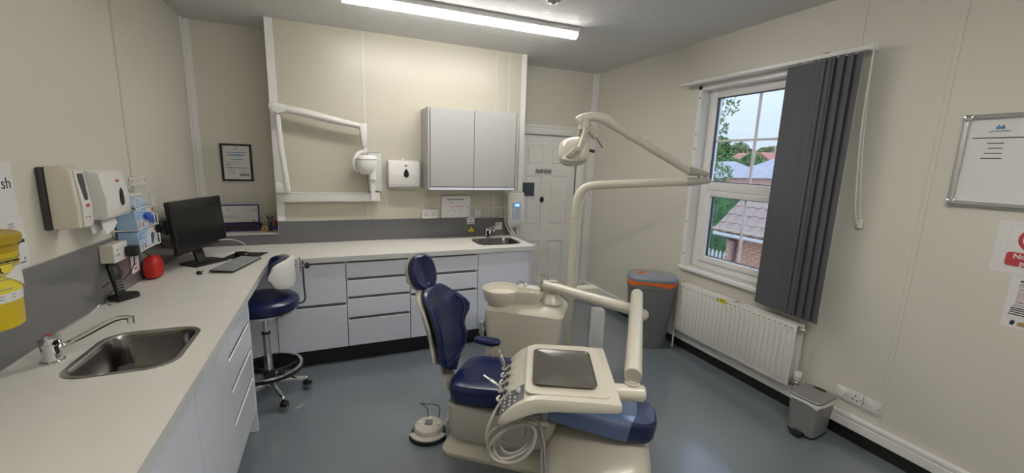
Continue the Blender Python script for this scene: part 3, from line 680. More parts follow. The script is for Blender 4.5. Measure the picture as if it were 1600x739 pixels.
# ------------------------------------------------------------------ papers, signs, frames
def sheet(name, label, cat, loc, rz, wd, ht, m='paper', th=.0012):
    t = thing(name, label, cat, loc, rz)
    B().box((0, -th, 0), (wd, -.0002, ht)).done('sheet', m, t); return t
s = sheet('wall_notice', 'white hand wash poster at the left edge of the frame, upper sheet', 'notice', (LX, 1.785, 1.368), PI2, .292, .193)
text('lettering', 'sh', .056, 'ink', s, (.254, -.0013, .118), bold=.0003)
s = sheet('wall_notice', 'white instruction sheet with a tap drawing below the hand wash poster', 'notice', (LX, 1.785, 1.176), PI2, .305, .190)
b = B(); b.tube([(.18, -.0016, .08), (.25, -.0016, .08), (.262, -.0016, .09), (.262, -.0016, .118), (.25, -.0016, .126), (.18, -.0016, .126)], .0012, n=4, smooth=False); b.box((.262, -.003, .094), (.293, -.0012, .106), .0008, 1); b.done('tap_drawing', 'ink', s)
lines('printed_lines', [(.225, .255, .168, .003), (.228, .255, .161, .003), (.222, .258, .154, .003)], -.0012, 'ink_grey', s)
lines('printed_lines', [(.236, .285, .022, .004)], -.0012, 'ink', s)
b = B(); b.prism([(.278, .030), (.284, .028), (.286, .038), (.279, .042)], -.0018, -.0011, 'y'); b.done('printed_mark', 'ink_blue', s)
s = sheet('small_notice', 'small white notice with a pen line on the left splashback beside the red pouch', 'notice', (LX + .010, 2.853, .935), PI2, .100, .100)
B().box((-.005, -.0009, -.006), (.004, -.0001, .104)).done('dark_edge', 'ink', s)
lines('printed_lines', [(.02, .075, .084, .004), (.02, .075, .075, .004), (.02, .06, .066, .004)], -.0012, 'ink_blue', s); lines('printed_lines', [(.03, .065, .048, .010), (.03, .065, .024, .010)], -.0012, 'ink_red', s)
cf = thing('framed_certificate', 'black framed certificate on the back wall above the monitor', 'picture frame', (-.892, BY, 1.376))
W1, H1 = .230, .318
b = B(); b.box((0, -.022, 0), (.016, -.001, H1), .002, 1); b.box((W1 - .016, -.022, 0), (W1, -.001, H1), .002, 1); b.box((.016, -.022, 0), (W1 - .016, -.001, .016), .002, 1); b.box((.016, -.022, H1 - .016), (W1 - .016, -.001, H1), .002, 1); b.done('frame', 'black', cf)
B().box((.0155, -.008, .0155), (W1 - .0155, -.002, H1 - .0155)).done('certificate', 'paper', cf)
lines('printed_lines', [(.04, .19, .244, .005), (.075, .165, .186, .006), (.04, .105, .115, .006), (.118, .19, .115, .006)], -.008, 'ink_blue', cf)
lines('printed_lines', [(.085, .14, .270, .003), (.105, .122, .283, .010), (.035, .16, .162, .002), (.035, .065, .152, .004), (.035, .15, .142, .002), (.035, .065, .138, .004), (.045, .095, .098, .003), (.045, .10, .078, .003), (.045, .09, .062, .003), (.13, .18, .085, .003)], -.008, 'ink_grey', cf)
b = B(); b.prism([(.115 + .068 * cos(2 * pi * k / 20), .222 + .009 * sin(2 * pi * k / 20)) for k in range(20)], -.0086, -.008, 'y'); b.done('printed_oval', 'ink_pale', cf)
lines('printed_box', [(.128, .198, .055, .022)], -.008, 'ink_grey', cf)
s = sheet('process_notice', 'white process diagram sheet under the wall cabinet', 'notice', (.928, BR - .0102, 1.064), 0, .290, .212)
lines('title_line', [(.055, .115, .176, .007), (.12, .180, .176, .007), (.187, .222, .176, .007)], -.0012, 'ink', s)
lines('printed_lines', [(.07, .10, .160, .003), (.155, .18, .160, .003), (.03, .05, .148, .003), (.12, .14, .148, .003), (.11, .13, .143, .002), (.205, .22, .148, .003), (.06, .075, .135, .002), (.15, .175, .122, .003), (.22, .25, .122, .003), (.10, .12, .080, .003), (.06, .075, .062, .003), (.18, .20, .075, .003), (.175, .205, .058, .003), (.01, .07, .035, .002)], -.0012, 'ink_grey', s)
lines('arrow', [(.096, .108, .142, .006), (.178, .19, .142, .006), (.135, .147, .068, .006), (.095, .10, .098, .012)], -.0012, 'ink', s)
lines('orange_bar', [(.095, .220, .108, .007)], -.0012, 'ink_orange', s)
s = sheet('small_notice', 'small white notice above the yellow warning triangle', 'notice', (1.187, BR - .0102, .994), 0, .078, .078)
lines('printed_lines', [(.008, .070, .066, .006), (.025, .055, .042, .006), (.012, .066, .014, .006)], -.0012, 'ink', s)
wt_ = thing('warning_sign', 'yellow warning triangle on the splashback left of the small sink', 'sign', (1.232, BR - .0102, .908))
B().prism([(-.046, 0), (.046, 0), (.0, .080)], -.0012, -.0002, 'y').done('black_border', 'ink', wt_)
B().prism([(-.035, .007), (.035, .007), (.0, .066)], -.0018, -.0012, 'y').done('yellow_field', 'warn', wt_)
text('exclamation_mark', '!', .042, 'ink', wt_, (0, -.0019, .036), bold=.001)
lines('printed_lines', [(-.02, .02, .014, .004)], -.0018, 'ink', wt_)
# display frame on the recess ledge
bf = thing('leaflet_frame', 'blue framed NHS information card standing on the recess ledge behind the monitor', 'display frame', (-.930, 4.165, .961))
X = Matrix.Translation((0, 0, .055)) @ Matrix.Rotation(R(-6), 4, 'X')
b = B(); b.box((0, -.006, 0), (.305, .006, .165), .003, 1, X=X); b.done('frame', 'blue_frame', bf)
b = B(); b.box((.012, -.0075, .010), (.293, -.0055, .153), X=X); b.done('card', 'paper_grey', bf)
b = B()
for x0, x1, z, h in ((.195, .285, .110, .004), (.05, .14, .066, .005), (.05, .155, .052, .005), (.06, .085, .122, .004), (.06, .09, .114, .003), (.065, .08, .128, .003)): b.box((x0, -.0082, z - h / 2), (x1, -.0074, z + h / 2), X=X)
b.done('printed_lines', 'ink_grey', bf)
b = B(); b.box((.256, -.0082, .119), (.288, -.0074, .133), X=X); b.done('logo_block', 'ink_grey', bf)
o = text('logo_lettering', 'NHS', .012, 'paper', bf, (.272, -.0205, .1805), (PI2 - R(6), 0, 0), bold=.0006)
b = B(); b.prism([(.245, .012), (.275, .012), (.272, .026), (.262, .034), (.252, .028)], -.0084, -.0074, 'y', X=X); b.tube([(.25, -.008, .03), (.243, -.008, .042)], .001, n=4, X=None) if 0 else None; b.done('printed_figure', 'tan', bf)
pb = thing('purple_tray', 'low dark purple tray on the recess ledge in front of the card frame', 'tray', (-.935, 4.075, .961))
b = B(); b.box((0, 0, .0), (.315, .006, .060), .002, 1); b.box((0, .078, .0), (.315, .084, .068), .002, 1); b.box((0, .006, 0), (.006, .078, .06), .002, 1); b.box((.309, .006, 0), (.315, .078, .066), .002, 1); b.box((.006, .006, 0), (.309, .078, .006)); b.done('tray_body', 'purple', pb)
B().box((.01, -.002, .014), (.30, -.0001, .050), .001, 1).done('front_label', 'black', pb)
B().box((.3155, .02, .02), (.332, .05, .06), .002, 1).done('side_tab', 'black', pb)
dt = thing('desk_tidy', 'desk tidy of pens on the recess ledge beside the chimney breast edge', 'desk tidy', (-.512, 4.06, .961))
b = B(); b.box((-.036, -.03, 0), (.036, .03, .05), .002, 1); b.done('tidy_box', 'black', dt)
B().box((.0, -.0325, .018), (.034, -.0302, .046)).done('blue_front', 'blue_frame', dt); B().box((.0, -.0325, .004), (.034, -.0302, .012)).done('white_front', 'paper', dt)
b = B(); b.box((.005, -.01, .0505), (.034, .02, .09), .002, 1); b.done('red_card', 'ink_red', dt)
pen = None
for i, (x, y, dx, h, mm) in enumerate(((-.025, -.01, -.012, .115, 'black'), (-.01, .0, .006, .11, 'black'), (-.015, -.015, -.004, .105, 'grey_dark'), (.002, -.016, .008, .10, 'grey_mid'))):
    t = thing('pen', ['black pen leaning leftmost in the desk tidy', 'black pen with a thick cap in the middle of the desk tidy', 'dark grey pen in front in the desk tidy', 'silver grey pen rightmost in the desk tidy'][i], 'pen', (-.512 + x, 4.06 + y, .961 + .0505))
    B().cyl((0, 0, 0), (dx, 0, h - .05), .0045, n=8).done('barrel', mm, t); B().cyl((dx, 0, h - .05), (dx * 1.3, 0, h - .03), .0056, n=8).done('cap', mm, t)
at = thing('tape_roll', 'amber tape roll on the recess ledge beside the desk tidy', 'tape', (-.575, 4.03, .961), R(10))
B(X=Matrix.Translation((0, 0, .025)) @ Matrix.Rotation(PI2, 4, 'X')).loft([[(r * cos(2 * pi * k / 20), r * sin(2 * pi * k / 20), z) for k in range(20)] for r, z in ((.014, -.008), (.025, -.008), (.025, .008), (.014, .008), (.014, -.008))], False).done('tape', 'amber', at)
B(X=Matrix.Translation((0, 0, .025)) @ Matrix.Rotation(PI2, 4, 'X')).loft([[(r * cos(2 * pi * k / 20), r * sin(2 * pi * k / 20), z) for k in range(20)] for r, z in ((.011, -.0085), (.0138, -.0085), (.0138, .0085), (.011, .0085), (.011, -.0085))], False).done('core', 'tan', at)

# ------------------------------------------------------------------ water/steriliser wall box at right of the back worktop
cb = thing('wall_control_unit', 'white wall unit with a blue lit display above the small back sink', 'control unit', (1.600, BR - .0085, .975))
b = B(); b.prism([(-.001, .006), (-.001, .335), (-.055, .345), (-.085, .338), (-.088, .05), (-.078, .006)], 0, .165, 'x', bev=.006); b.done('case', 'white_pl', cb)
B().box((.015, -.075, .346), (.15, -.006, .353), .002, 1).done('top_cap', 'white_pl2', cb)
B().box((.035, -.0905, .065), (.130, -.0872, .240), .001, 1).done('keypad', 'keypad', cb)
B().box((.060, -.0922, .198), (.115, -.0902, .228), .001, 1).done('display', 'cyan', cb)
text('display_digits', '88', .020, 'lcd_white', cb, (.092, -.0924, .213))
b = B()
for i in range(5):
    for j in range(3): b.box((.05 + j * .026, -.0918, .085 + i * .02), (.062 + j * .026, -.0904, .093 + i * .02))
b.done('keys', 'white_pl2', cb)
B().sphere((.05, -.091, .170), .004, 8).done('indicator', 'lcd_white', cb)
for dx in (0, .022):
    B().tube([(-.010 + dx * .3, -.03, .33), (-.030 + dx, -.055 - dx, .30), (-.032 + dx, -.06 - dx, .10), (-.02 + dx, -.06 - dx, .02), (.015 + dx, -.07 - dx, -.05), (.050 + dx * 1.2, -.08 - dx, -.101)], .007, n=8).done('hose', 'cream', cb)
b = B(); b.box((.03, -.06, -.022), (.15, -.001, .005), .002, 1); b.box((.055, -.04, -.055), (.075, -.002, -.022)); b.box((.10, -.04, -.05), (.118, -.002, -.022)); b.done('connector_block', 'white_pl2', cb)
B().tube([(.11, -.02, -.05), (.115, -.02, -.08), (.118, -.02, -.101)], .004, n=6).done('lead', 'grey_mid', cb)
# wire shelf basket on the splash edge
wb = thing('wire_basket', 'low white wire basket shelf on the chimney breast beside the lit wall unit', 'wire rack', (1.185, BR, 1.068))
b = B(); r = .0028
for z in (.003, .098): loop([(0, -.006, z), (0, -.10, z), (.385, -.10, z), (.385, -.006, z)])
loop([(0, -.006, .003), (.385, -.006, .003)])
b.done('rim_wire', 'white_pl', wb)
b = B()
for x in (0, .055, .20, .245, .33, .385): loop([(x, -.006, .003), (x, -.10, .003), (x, -.10, .098)]); 
for x in (.055, .20, .33): loop([(x, -.006, .003), (x, -.006, .115)])
b.done('upright_wire', 'white_pl', wb)['kind'] = 'stuff'
b = B(); b.box((.06, -.085, .006), (.12, -.05, .085), .003, 1); b.done('clear_holder', 'paper_grey', wb)

# ------------------------------------------------------------------ monitor, keyboard, mouse ...
mo = thing('monitor', 'black widescreen monitor on a flat stand in the worktop corner', 'monitor', (-.850, 3.330, WT), R(52))
b = B(); b.prism([(-.115, -.085), (.115, -.085), (.115, .06), (.10, .085), (-.10, .085), (-.115, .06)], 0, .012, 'z', bev=.003); b.done('stand_base', 'black', mo)
b = B(); b.loft([sup(0, y, .032, .014, z, 5, 20) for z, y in ((.012, .02), (.06, .035), (.10, .05), (.19, .052))]); b.done('stand_neck', 'black', mo)
MX = Matrix.Translation((.0, .0, .272)) @ Matrix.Rotation(R(22), 4, 'Z') @ Matrix.Rotation(R(-4), 4, 'X') 
b = B(); b.box((-.268, -.010, -.165), (.268, .018, .165), .004, 2, X=MX); b.box((-.15, .0185, -.12), (.262, .105, .160), .010, 2, X=MX); b.done('monitor_case', 'black', mo)
b = B(); b.box((-.256, -.0115, -.143), (.256, -.0095, .153), X=MX); b.done('screen', 'screen', mo)
b = B(); b.box((-.018, -.0113, -.158), (.018, -.0098, -.152), X=MX); b.done('badge', 'grey_dark', mo)
b = B(); b.box((-.292, .008, -.03), (-.269, .028, .06), .003, 1, X=MX); b.done('side_hub', 'black_gloss', mo)
kb = thing('keyboard', 'grey computer keyboard on the worktop beside the mouse mat', 'keyboard', (-.630, 3.185, WT), R(74.5)); kb.scale = (.86, .9, 1)
X = Matrix.Rotation(R(3), 4, 'X')
b = B(); b.box((-.225, -.077, .002), (.225, .077, .012), .003, 1, X=X @ Matrix.Translation((0, 0, .004))); b.done('keyboard_base', 'black', kb)
b = B(); b.box((-.223, -.077, .0165), (.223, .075, .0185), .001, 1, X=X); b.done('silicone_cover', 'grey_key', kb)
K = Matrix.Translation((0, 0, 0)) @ X
for j in range(6):
    n = 15 if j else 7
    if j == 0: xs = [(-.215 + .03 * i, .026) for i in range(3)] + [(-.125, .13)] + [(.015 + .03 * i, .026) for i in range(3)] + [(.115 + .027 * i, .023) for i in range(4)]
    else: xs = [(-.215 + .0285 * i, .025) for i in range(15)]
    for x, wd in xs:
        B().box((x, -.070 + j * .0235, .0187), (x + wd, -.070 + j * .0235 + .020, .0225), .0015, 1, X=K).done('key', 'grey_key', kb)
mm = thing('mouse_mat', 'thin black mouse mat on the worktop behind the keyboard', 'mouse mat', (-.632, 3.49, WT), R(-15))
B().box((-.112, -.105, 0), (.112, .105, .003), .001, 1).done('mat', 'black', mm)
ms = thing('computer_mouse', 'black computer mouse on the black mouse mat', 'mouse', (-.652, 3.475, WT + .0031), R(-20))
b = B(); b.loft([sup(0, 0, hx, hy, z, 2.6, 20) for z, hx, hy in ((0, .048, .030), (.012, .052, .033), (.024, .044, .028), (.032, .028, .018), (.0345, .01, .007))]); b.done('mouse_body', 'black', ms)
B().box((-.047, -.003, .022), (-.028, .003, .031), .002, 1).done('scroll_wheel', 'grey_dark', ms)
B().tube([(.045, 0, .01), (.09, .03, .004), (.12, .11, .003)], .002, n=6).done('mouse_cable', 'black', ms)
wc = thing('white_cable', 'white cable looping over the worktop behind the monitor', 'cable', (-.80, 3.55, WT))
B().tube([(.02, -.09, .13), (.075, .0, .115), (.125, .10, .07), (.135, .13, .03), (.10, .09, .005), (.02, .03, .004), (-.06, .0, .004), (-.10, -.03, .006)], .003, n=6).done('cable_run', 'white_pl', wc)
B().cyl((.10, .085, .005), (.088, .078, .005), .005, n=8).done('connector', 'white_pl', wc)
bc = thing('black_cable', 'black cable drooping down the left splashback beside the red pouch', 'cable', (LX + .012, 3.27, 1.0), PI2)
B().tube([(.06, -.02, .14), (.0, -.01, .10), (-.03, -.015, .04), (.0, -.03, .0), (.08, -.05, -.02), (.22, -.08, -.045)], .004, n=6).done('cable_run', 'black', bc)
B().cyl((.06, -.02, .14), (.065, -.016, .165), .007, n=8).done('connector', 'black', bc)
bk = thing('binder_clip', 'small black clip lying on the worktop in front of the monitor stand', 'clip', (-.797, 3.01, WT), R(30))
b = B(); b.prism([(-.014, 0), (.014, 0), (.006, .018), (-.006, .018)], -.018, .018, 'y', bev=.001); b.done('clip_body', 'black', bk)
b = B(); b.tube([(-.012, -.012, .002), (-.028, -.006, .014), (-.028, .006, .014), (-.012, .012, .002)], .0014, n=6); b.tube([(.012, -.012, .004), (.022, -.006, .026), (.022, .006, .026), (.012, .012, .004)], .0014, n=6); b.done('wire_handles', 'chrome', bk)

# ------------------------------------------------------------------ stool
st = thing('operator_stool', 'navy round operator stool with chrome base and foot ring at the worktop corner', 'stool', (-.460, 2.965, 0))
b = B()
b.lathe([(.028, .09), (.028, .30), (.030, .305), (.030, .31)], n=20); b.lathe([(.022, .31), (.022, .44), (.026, .445), (.026, .455)], n=20); b.done('column_sleeve', 'chrome', st)
B().lathe([(.019, .455), (.019, .60)], n=16).done('gas_lift', 'chrome', st)
B().lathe([(.023, .455), (.027, .457), (.027, .468), (.019, .47)], n=20).done('column_collar', 'black', st)
for k in range(5):
    a = R(-72 + 72 * k + 8)
    d = Vector((cos(a), sin(a), 0))
    b = B(); b.tube([d * .026 + Vector((0, 0, .115)), d * .12 + Vector((0, 0, .103)), d * .215 + Vector((0, 0, .083))], [.017, .012], n=10); b.sphere(d * .218 + Vector((0, 0, .082)), .0145, 10)
    leg = b.done('leg', 'chrome', st)
    p = d * .222; tr = Vector((-d.y, d.x, 0))
    b = B(); b.cyl(p + Vector((0, 0, .055)), p + Vector((0, 0, .078)), .008, n=8); b.prism([(-.014, .030), (.014, .030), (.026, .028), (.024, .052), (.008, .062), (-.018, .058)], -.024, .024, 'y', X=Matrix.Translation(p) @ Matrix.Rotation(a + .9, 4, 'Z'), bev=.004); b.done('caster_fork', 'black', leg)
    Xc = Matrix.Translation(p) @ Matrix.Rotation(a + .9, 4, 'Z')
    for s_ in (-1, 1):
        w_ = B(X=Xc @ Matrix.Translation((.004, s_ * .016, .0255)) @ Matrix.Rotation(PI2, 4, 'X')); w_.lathe([(.010, -.008 * 1), (.0255, -.007), (.0255, .007), (.010, .008)], n=18); w_.done('caster_wheel', 'grey_pl', leg)
RG = [(.205 * cos(2 * pi * k / 40), .205 * sin(2 * pi * k / 40), .205) for k in range(40)]
b = B()
b.loft([[(r * cos(2 * pi * k / 48), r * sin(2 * pi * k / 48), z) for k in range(48)] for r, z in ((.188, .200), (.208, .200), (.208, .222), (.188, .222), (.188, .200))], False); b.done('foot_ring', 'black', st)
b = B(); b.loft([[(r * cos(2 * pi * k / 48), r * sin(2 * pi * k / 48), z) for k in range(48)] for r, z in ((.186, .2225), (.207, .2225), (.205, .228), (.188, .228), (.186, .2225))], False); b.done('ring_trim', 'chrome', st)
b = B()
for k in range(3):
    a = R(120 * k + 20); b.tube([(.028 * cos(a), .028 * sin(a), .18), (.12 * cos(a), .12 * sin(a), .185), (.188 * cos(a), .188 * sin(a), .211)], .009, n=8)
b.lathe([(.0285, .15), (.036, .152), (.036, .20), (.0285, .202)], n=20); b.done('ring_spokes', 'black', st)
b = B(); b.lathe([(.10, .600), (.175, .606), (.192, .612), (.192, .626), (.17, .63)], n=40); b.done('seat_plate', 'chrome', st)
b = B(); b.lathe([(.185, .627), (.203, .637), (.210, .660), (.206, .688), (.190, .705), (.15, .714), (.08, .717), (.02, .7175)], n=48); b.done('seat', 'navy', st)
b = B(); b.tube([(.12, .06, .61), (.20, .09, .612), (.235, .08, .64), (.235, .06, .75), (.235, .05, .92)], .006, n=8); b.done('back_bar', 'grey_dark', st)
# lumbar pad: curved, faces left
def pad(name, m, r0_, r1_, z0, z1, a0, a1, bev):
    rings = []; N = 16
    for k in range(N + 1):
        t = k / N; a = R(a0 + (a1 - a0) * t); e = math.sqrt(max(0.0, 1 - (2 * t - 1) ** 4)) * .9 + .1
        zc = (z0 + z1) / 2; hz = (z1 - z0) / 2 * e; rc = (r0_ + r1_) / 2; hr = (r1_ - r0_) / 2 * (.3 + .7 * e)
        rings.append([((rc + hr * math.copysign(abs(cos(q)) ** .6, cos(q))) * cos(a), (rc + hr * math.copysign(abs(cos(q)) ** .6, cos(q))) * sin(a), zc + hz * math.copysign(abs(sin(q)) ** .6, sin(q))) for q in [2 * pi * j / 16 for j in range(16)]])
    X = Matrix.Translation((-.02, .02, 0))
    return B(X=X).loft(rings).done(name, m, st)
pad('lumbar_cushion', 'navy', .115, .172, .775, .955, -62, 75, .01)
pad('lumbar_shell', 'white_pl', .1725, .212, .768, .962, -66, 72, .01)
b = B(); b.cyl((.195, .055, .885), (.245, .052, .885), .010, n=10); b.cyl((.215, .05, .84), (.215, .05, .945), .008, n=8); b.done('bar_clamp', 'chrome', st)
b = B(X=Matrix.Translation((.245, .052, .885)) @ Matrix.Rotation(PI2, 4, 'Y')); b.lathe([(.010, 0), (.020, .004), (.020, .026), (.014, .030)], n=8); b.done('knob', 'black', st)

# ------------------------------------------------------------------ vertical blind
bl = thing('vertical_blind', 'dark grey vertical blind drawn to the right half of the window', 'blind', (RX, 2.15, 2.30), -PI2)
b = B(); b.box((-.705, -.105, -.002), (.685, -.060, .024), .003, 1); b.done('headrail', 'white_pl', bl)
B().box((-.70, -.1058, .005), (.68, -.1045, .010)).done('rail_groove', 'white_pl2', bl)
b = B(); b.box((.686, -.108, -.006), (.702, -.057, .028), .002, 1); b.done('rail_end_cap', 'white_pl', bl)
for x in (-.60, .45): B().box((x - .012, -.095, .0245), (x + .012, -.001, .030), .001, 1).done('bracket', 'grey_dark', bl)
vx = [.272, .312, .324, .336, .348, .360, .376, .410, .446, .462, .514, .562, .610]
ang = [9, 19, 20, 20, 20, 20, 22, 28, 30, 30, 31, 31, 31]
for i, (x, a) in enumerate(zip(vx, ang)):
    X = Matrix.Translation((x, -.083, 0)) @ Matrix.Rotation(R(-a), 4, 'Z')
    hw = .0635
    b = B(); rings = []
    for z in (-1.625, -.012):
        rings.append([(-hw, -.0006, z), (-hw / 2, -.0085, z), (0, -.0105, z), (hw / 2, -.0085, z), (hw, -.0006, z), (hw, .0006, z), (hw / 2, -.0073, z), (0, -.0093, z), (-hw / 2, -.0073, z), (-hw, .0006, z)])
    b.loft(rings, X=X); v = b.done('vane', 'blind', bl, flat=False)
    B().box((x - .004, -.088, -.014), (x + .004, -.078, -.0022)).done('vane_hook', 'white_pl', v)
B().tube([(.690, -.075, -.004), (.694, -.07, -.35), (.716, -.06, -.80), (.738, -.045, -.955), (.752, -.04, -.965), (.752, -.045, -.92), (.720, -.065, -.60), (.698, -.078, -.20), (.694, -.08, -.004)], .0022, n=6).done('pull_cord', 'white_pl', bl)
B().tube([(.700, -.10, -.004), (.706, -.095, -.45), (.735, -.07, -.88), (.745, -.055, -.93)], .0028, n=6).done('pull_chain', 'white_pl2', bl)
B().box((.736, -.03, -1.00), (.758, -.001, -.95), .003, 1).done('cord_cleat', 'white_pl', bl)

# ------------------------------------------------------------------ radiator (local x = along -Y from y=2.635)
ra = thing('radiator', 'white flat panel radiator with yellow caution sticker under the window', 'radiator', (RX, 2.635, 0), -PI2)
RW_, RZ0, RZ1 = 1.03, .190, .622
b = B(); b.box((0, -.108, RZ0), (RW_, -.094, RZ1), .004, 2); b.box((-.0, -.094, RZ1 - .006), (RW_, -.088, RZ1)); b.done('front_panel', 'rad', ra)
B().box((.01, -.046, RZ0 + .01), (RW_ + .01, -.034, RZ1 + .0), .004, 2).done('back_panel', 'rad', ra)
nF = 26
fl0 = None
for k in range(nF):
    x = .03 + k * (RW_ - .06) / (nF - 1)
    if fl0 is None:
        fl0 = B().prism([(-.012, RZ0 + .03), (.012, RZ0 + .03), (.012, RZ1 - .045), (-.012, RZ1 - .045)], -.1135, -.1078, 'y', bev=.0045).done('flute', 'rad', ra); fl0.location.x = x
        sl0 = B().box((-.010, -.1092, RZ1 - .030), (.010, -.1078, RZ1 - .026)).done('convector_slot', 'grey_dark', ra); sl0.location.x = x
    else:
        for q in (fl0, sl0): c = q.copy(); COL.objects.link(c); c.parent = ra; c.location.x = x
b = B(); b.box((.02, -.094, RZ1 - .02), (RW_ - .02, -.0465, RZ1 - .014)); b.done('top_grille', 'rad', ra)
b = B(); b.tube([(RW_ - .03, -.075, RZ1 - .03), (RW_ + .045, -.075, RZ1 - .03)], .013, n=10, smooth=False); b.done('end_plug', 'alu', ra)
b = B(); b.cyl((RW_ - .01, -.07, .225), (RW_ + .03, -.07, .225), .010); b.sphere((RW_ + .035, -.07, .225), .017, 10); b.cyl((RW_ + .035, -.07, .225), (RW_ + .035, -.07, .245), .013); b.done('valve_body', 'alu', ra)
b = B(); b.lathe([(.018, .245), (.021, .25), (.021, .268), (.024, .272), (.024, .298), (.020, .304)], (RW_ + .035, -.07, 0), 18); b.done('valve_head', 'white_pl', ra)
for x in (RW_ + .035, -.03): B().cyl((x, -.07, 0), (x, -.07, .21 if x > 0 else .235), .0078, n=10).done('pipe', 'rad', ra)
b = B(); b.cyl((-.03, -.07, .225), (.01, -.07, .225), .010); b.sphere((-.03, -.07, .235), .016, 10); b.done('lockshield', 'white_pl', ra)
b = B()
for x in (.2, .83): b.box((x, -.034, .25), (x + .03, -.001, .58))
b.done('wall_bracket', 'rad', ra)
sk = B().box((.432, -.1100, RZ1 - .040), (.492, -.1084, RZ1 - .004)).done('caution_sticker', 'warn', ra)
text('lettering', 'Caution', .0145, 'ink', sk, (.462, -.1102, RZ1 - .014), bold=.0004); lines('printed_lines', [(.437, .487, RZ1 - .027, .005)], -.1100, 'ink', sk)
tr_ = B().prism([(.400, RZ1 - .034), (.430, RZ1 - .034), (.415, RZ1 - .006)], -.1100, -.1084, 'y').done('warning_triangle', 'ink', ra)
B().prism([(.406, RZ1 - .031), (.424, RZ1 - .031), (.415, RZ1 - .014)], -.1104, -.1100, 'y').done('triangle_field', 'warn', tr_)
b = B(); b.prism([(.495, RZ1 - .002), (.56, RZ1 + .006), (.565, RZ1 + .012), (.50, RZ1 + .004)], -.10, -.06, 'y'); 
b.done('loose_clip', 'rad', ra)

# ------------------------------------------------------------------ bins
wbn = thing('waste_bin', 'large grey waste bin with an orange bag in the corner by the radiator', 'bin', (2.60, 2.80, 0), R(-32))
def D(hx, hy, z): return sup(0, 0, hx, hy, z, 3.2, 40)
b = B(); b.loft([D(.150, .120, 0), D(.155, .124, .01), D(.205, .150, .555), D(.207, .152, .57)]); b.done('bin_body', 'grey_pl', wbn)
b = B(); b.prism([(.0, .01), (.09, .005), (.17, .01), (.20, .50), (.185, .515), (.13, .50), (.105, .42), (.075, .30), (.02, .12)], -.1505, -.1465, 'y', X=Matrix.Translation((0, 0, 0))); 
bb = b
b.bm.free()
b = B(); b.loft([D(.2085, .1535, .556), D(.212, .157, .560), D(.212, .157, .592), D(.2085, .1535, .596)]); b.done('rim_band', 'grey_pl', wbn)
b = B(); b.loft([[(x, y, z + (.012 * sin(7 * i) - .006 * cos(3 * i)) * (1 if n == 1 else .2)) for i, (x, y, z) in enumerate(D(hx, hy, z0))] for n, (hx, hy, z0) in enumerate(((.209, .154, .594), (.2145, .1595, .592), (.2155, .1605, .618), (.208, .153, .622)))]); b.done('bin_bag', 'orange', wbn)
b = B(); b.loft([D(.210, .155, .622), D(.217, .162, .624), D(.217, .162, .646), D(.205, .150, .662), D(.15, .11, .674), D(.06, .045, .677)]); b.done('lid', 'grey_lid', wbn)
b = B(); b.loft([[(-.095 + .045 * r_ * cos(q), -.015 + .036 * r_ * sin(q), z) for q in [2 * pi * k / 24 for k in range(24)]] for r_, z in ((1, .669), (1, .6785), (.2, .679))]); st_ = b.done('round_sticker', 'orange', wbn)
b = B(); b.box((-.112, -.022, .6788), (-.078, -.008, .6798)); b.box((-.10, -.03, .6788), (-.09, .0, .6798)); b.done('printed_mark', 'ink', st_)
pb_ = thing('pedal_bin', 'silver grey pedal bin with a white liner on the floor by the right wall', 'bin', (2.700, 1.415, 0), R(-84))
def E_(hx, hy, z): return sup(0, 0, hx, hy, z, 6, 40)
b = B(); b.loft([E_(.078, .098, 0), E_(.079, .099, .014)]); b.done('base_ring', 'black', pb_)
b = B(); b.loft([E_(.077, .097, .014), E_(.090, .110, .232)]); b.done('bin_body', 'silver', pb_)
b = B(); b.loft([[(x, y, z + (-.008 * (1 + sin(5 * i * .16)) if n in (0,) else 0)) for i, (x, y, z) in enumerate(E_(hx, hy, z0))] for n, (hx, hy, z0) in enumerate(((.0915, .1115, .224), (.0925, .1125, .233), (.089, .109, .238)))]); b.done('liner', 'paper', pb_)
b = B(); b.loft([E_(.090, .110, .239), E_(.093, .113, .242), E_(.093, .113, .250), E_(.088, .108, .257), E_(.05, .06, .262)]); b.done('lid', 'silver', pb_)
b = B(); b.loft([[(.0 + hx * cos(q), .082 + hy * sin(q), z) for q in [2 * pi * k / 20 for k in range(20)]] for hx, hy, z in ((.034, .014, .255), (.036, .015, .264), (.030, .010, .266))]); b.done('hinge_cap', 'black', pb_)
b = B(); b.box((-.030, -.150, .014), (.030, -.095, .026), .004, 2); b.box((-.024, -.128, .003), (.024, -.095, .010), .002, 1); b.done('pedal', 'black', pb_)

# ------------------------------------------------------------------ right wall notices
nb = thing('notice_frame', 'silver snap frame with white staff sheets on the right wall', 'notice frame', (RX, 1.052, 1.478), -PI2)
W2, H2 = .62, .435
B().box((.01, -.010, .01), (W2 - .01, -.001, H2 - .01)).done('backing_sheet', 'paper', nb)
def snap(a, c): 
    b = B(); b.cyl(a, c, .0125, n=14); return b.done('frame_rail', 'alu', nb)
snap((.012, -.013, .03), (.012, -.013, H2 - .03)); snap((W2 - .012, -.013, .03), (W2 - .012, -.013, H2 - .03)); snap((.03, -.013, .012), (W2 - .03, -.013, .012)); snap((.03, -.013, H2 - .012), (W2 - .03, -.013, H2 - .012))
for x, z in ((.015, .015), (W2 - .015, .015), (.015, H2 - .015), (W2 - .015, H2 - .015)):
    b = B(); b.box((x - .017, -.0275, z - .017), (x + .017, -.001, z + .017), .007, 2); b.done('corner_cap', 'chrome', nb)
B().box((.030, -.0112, .03), (.255, -.0101, H2 - .03)).done('staff_sheet', 'paper', nb); B().box((.262, -.0112, .03), (.49, -.0101, H2 - .03)).done('staff_sheet', 'paper', nb)
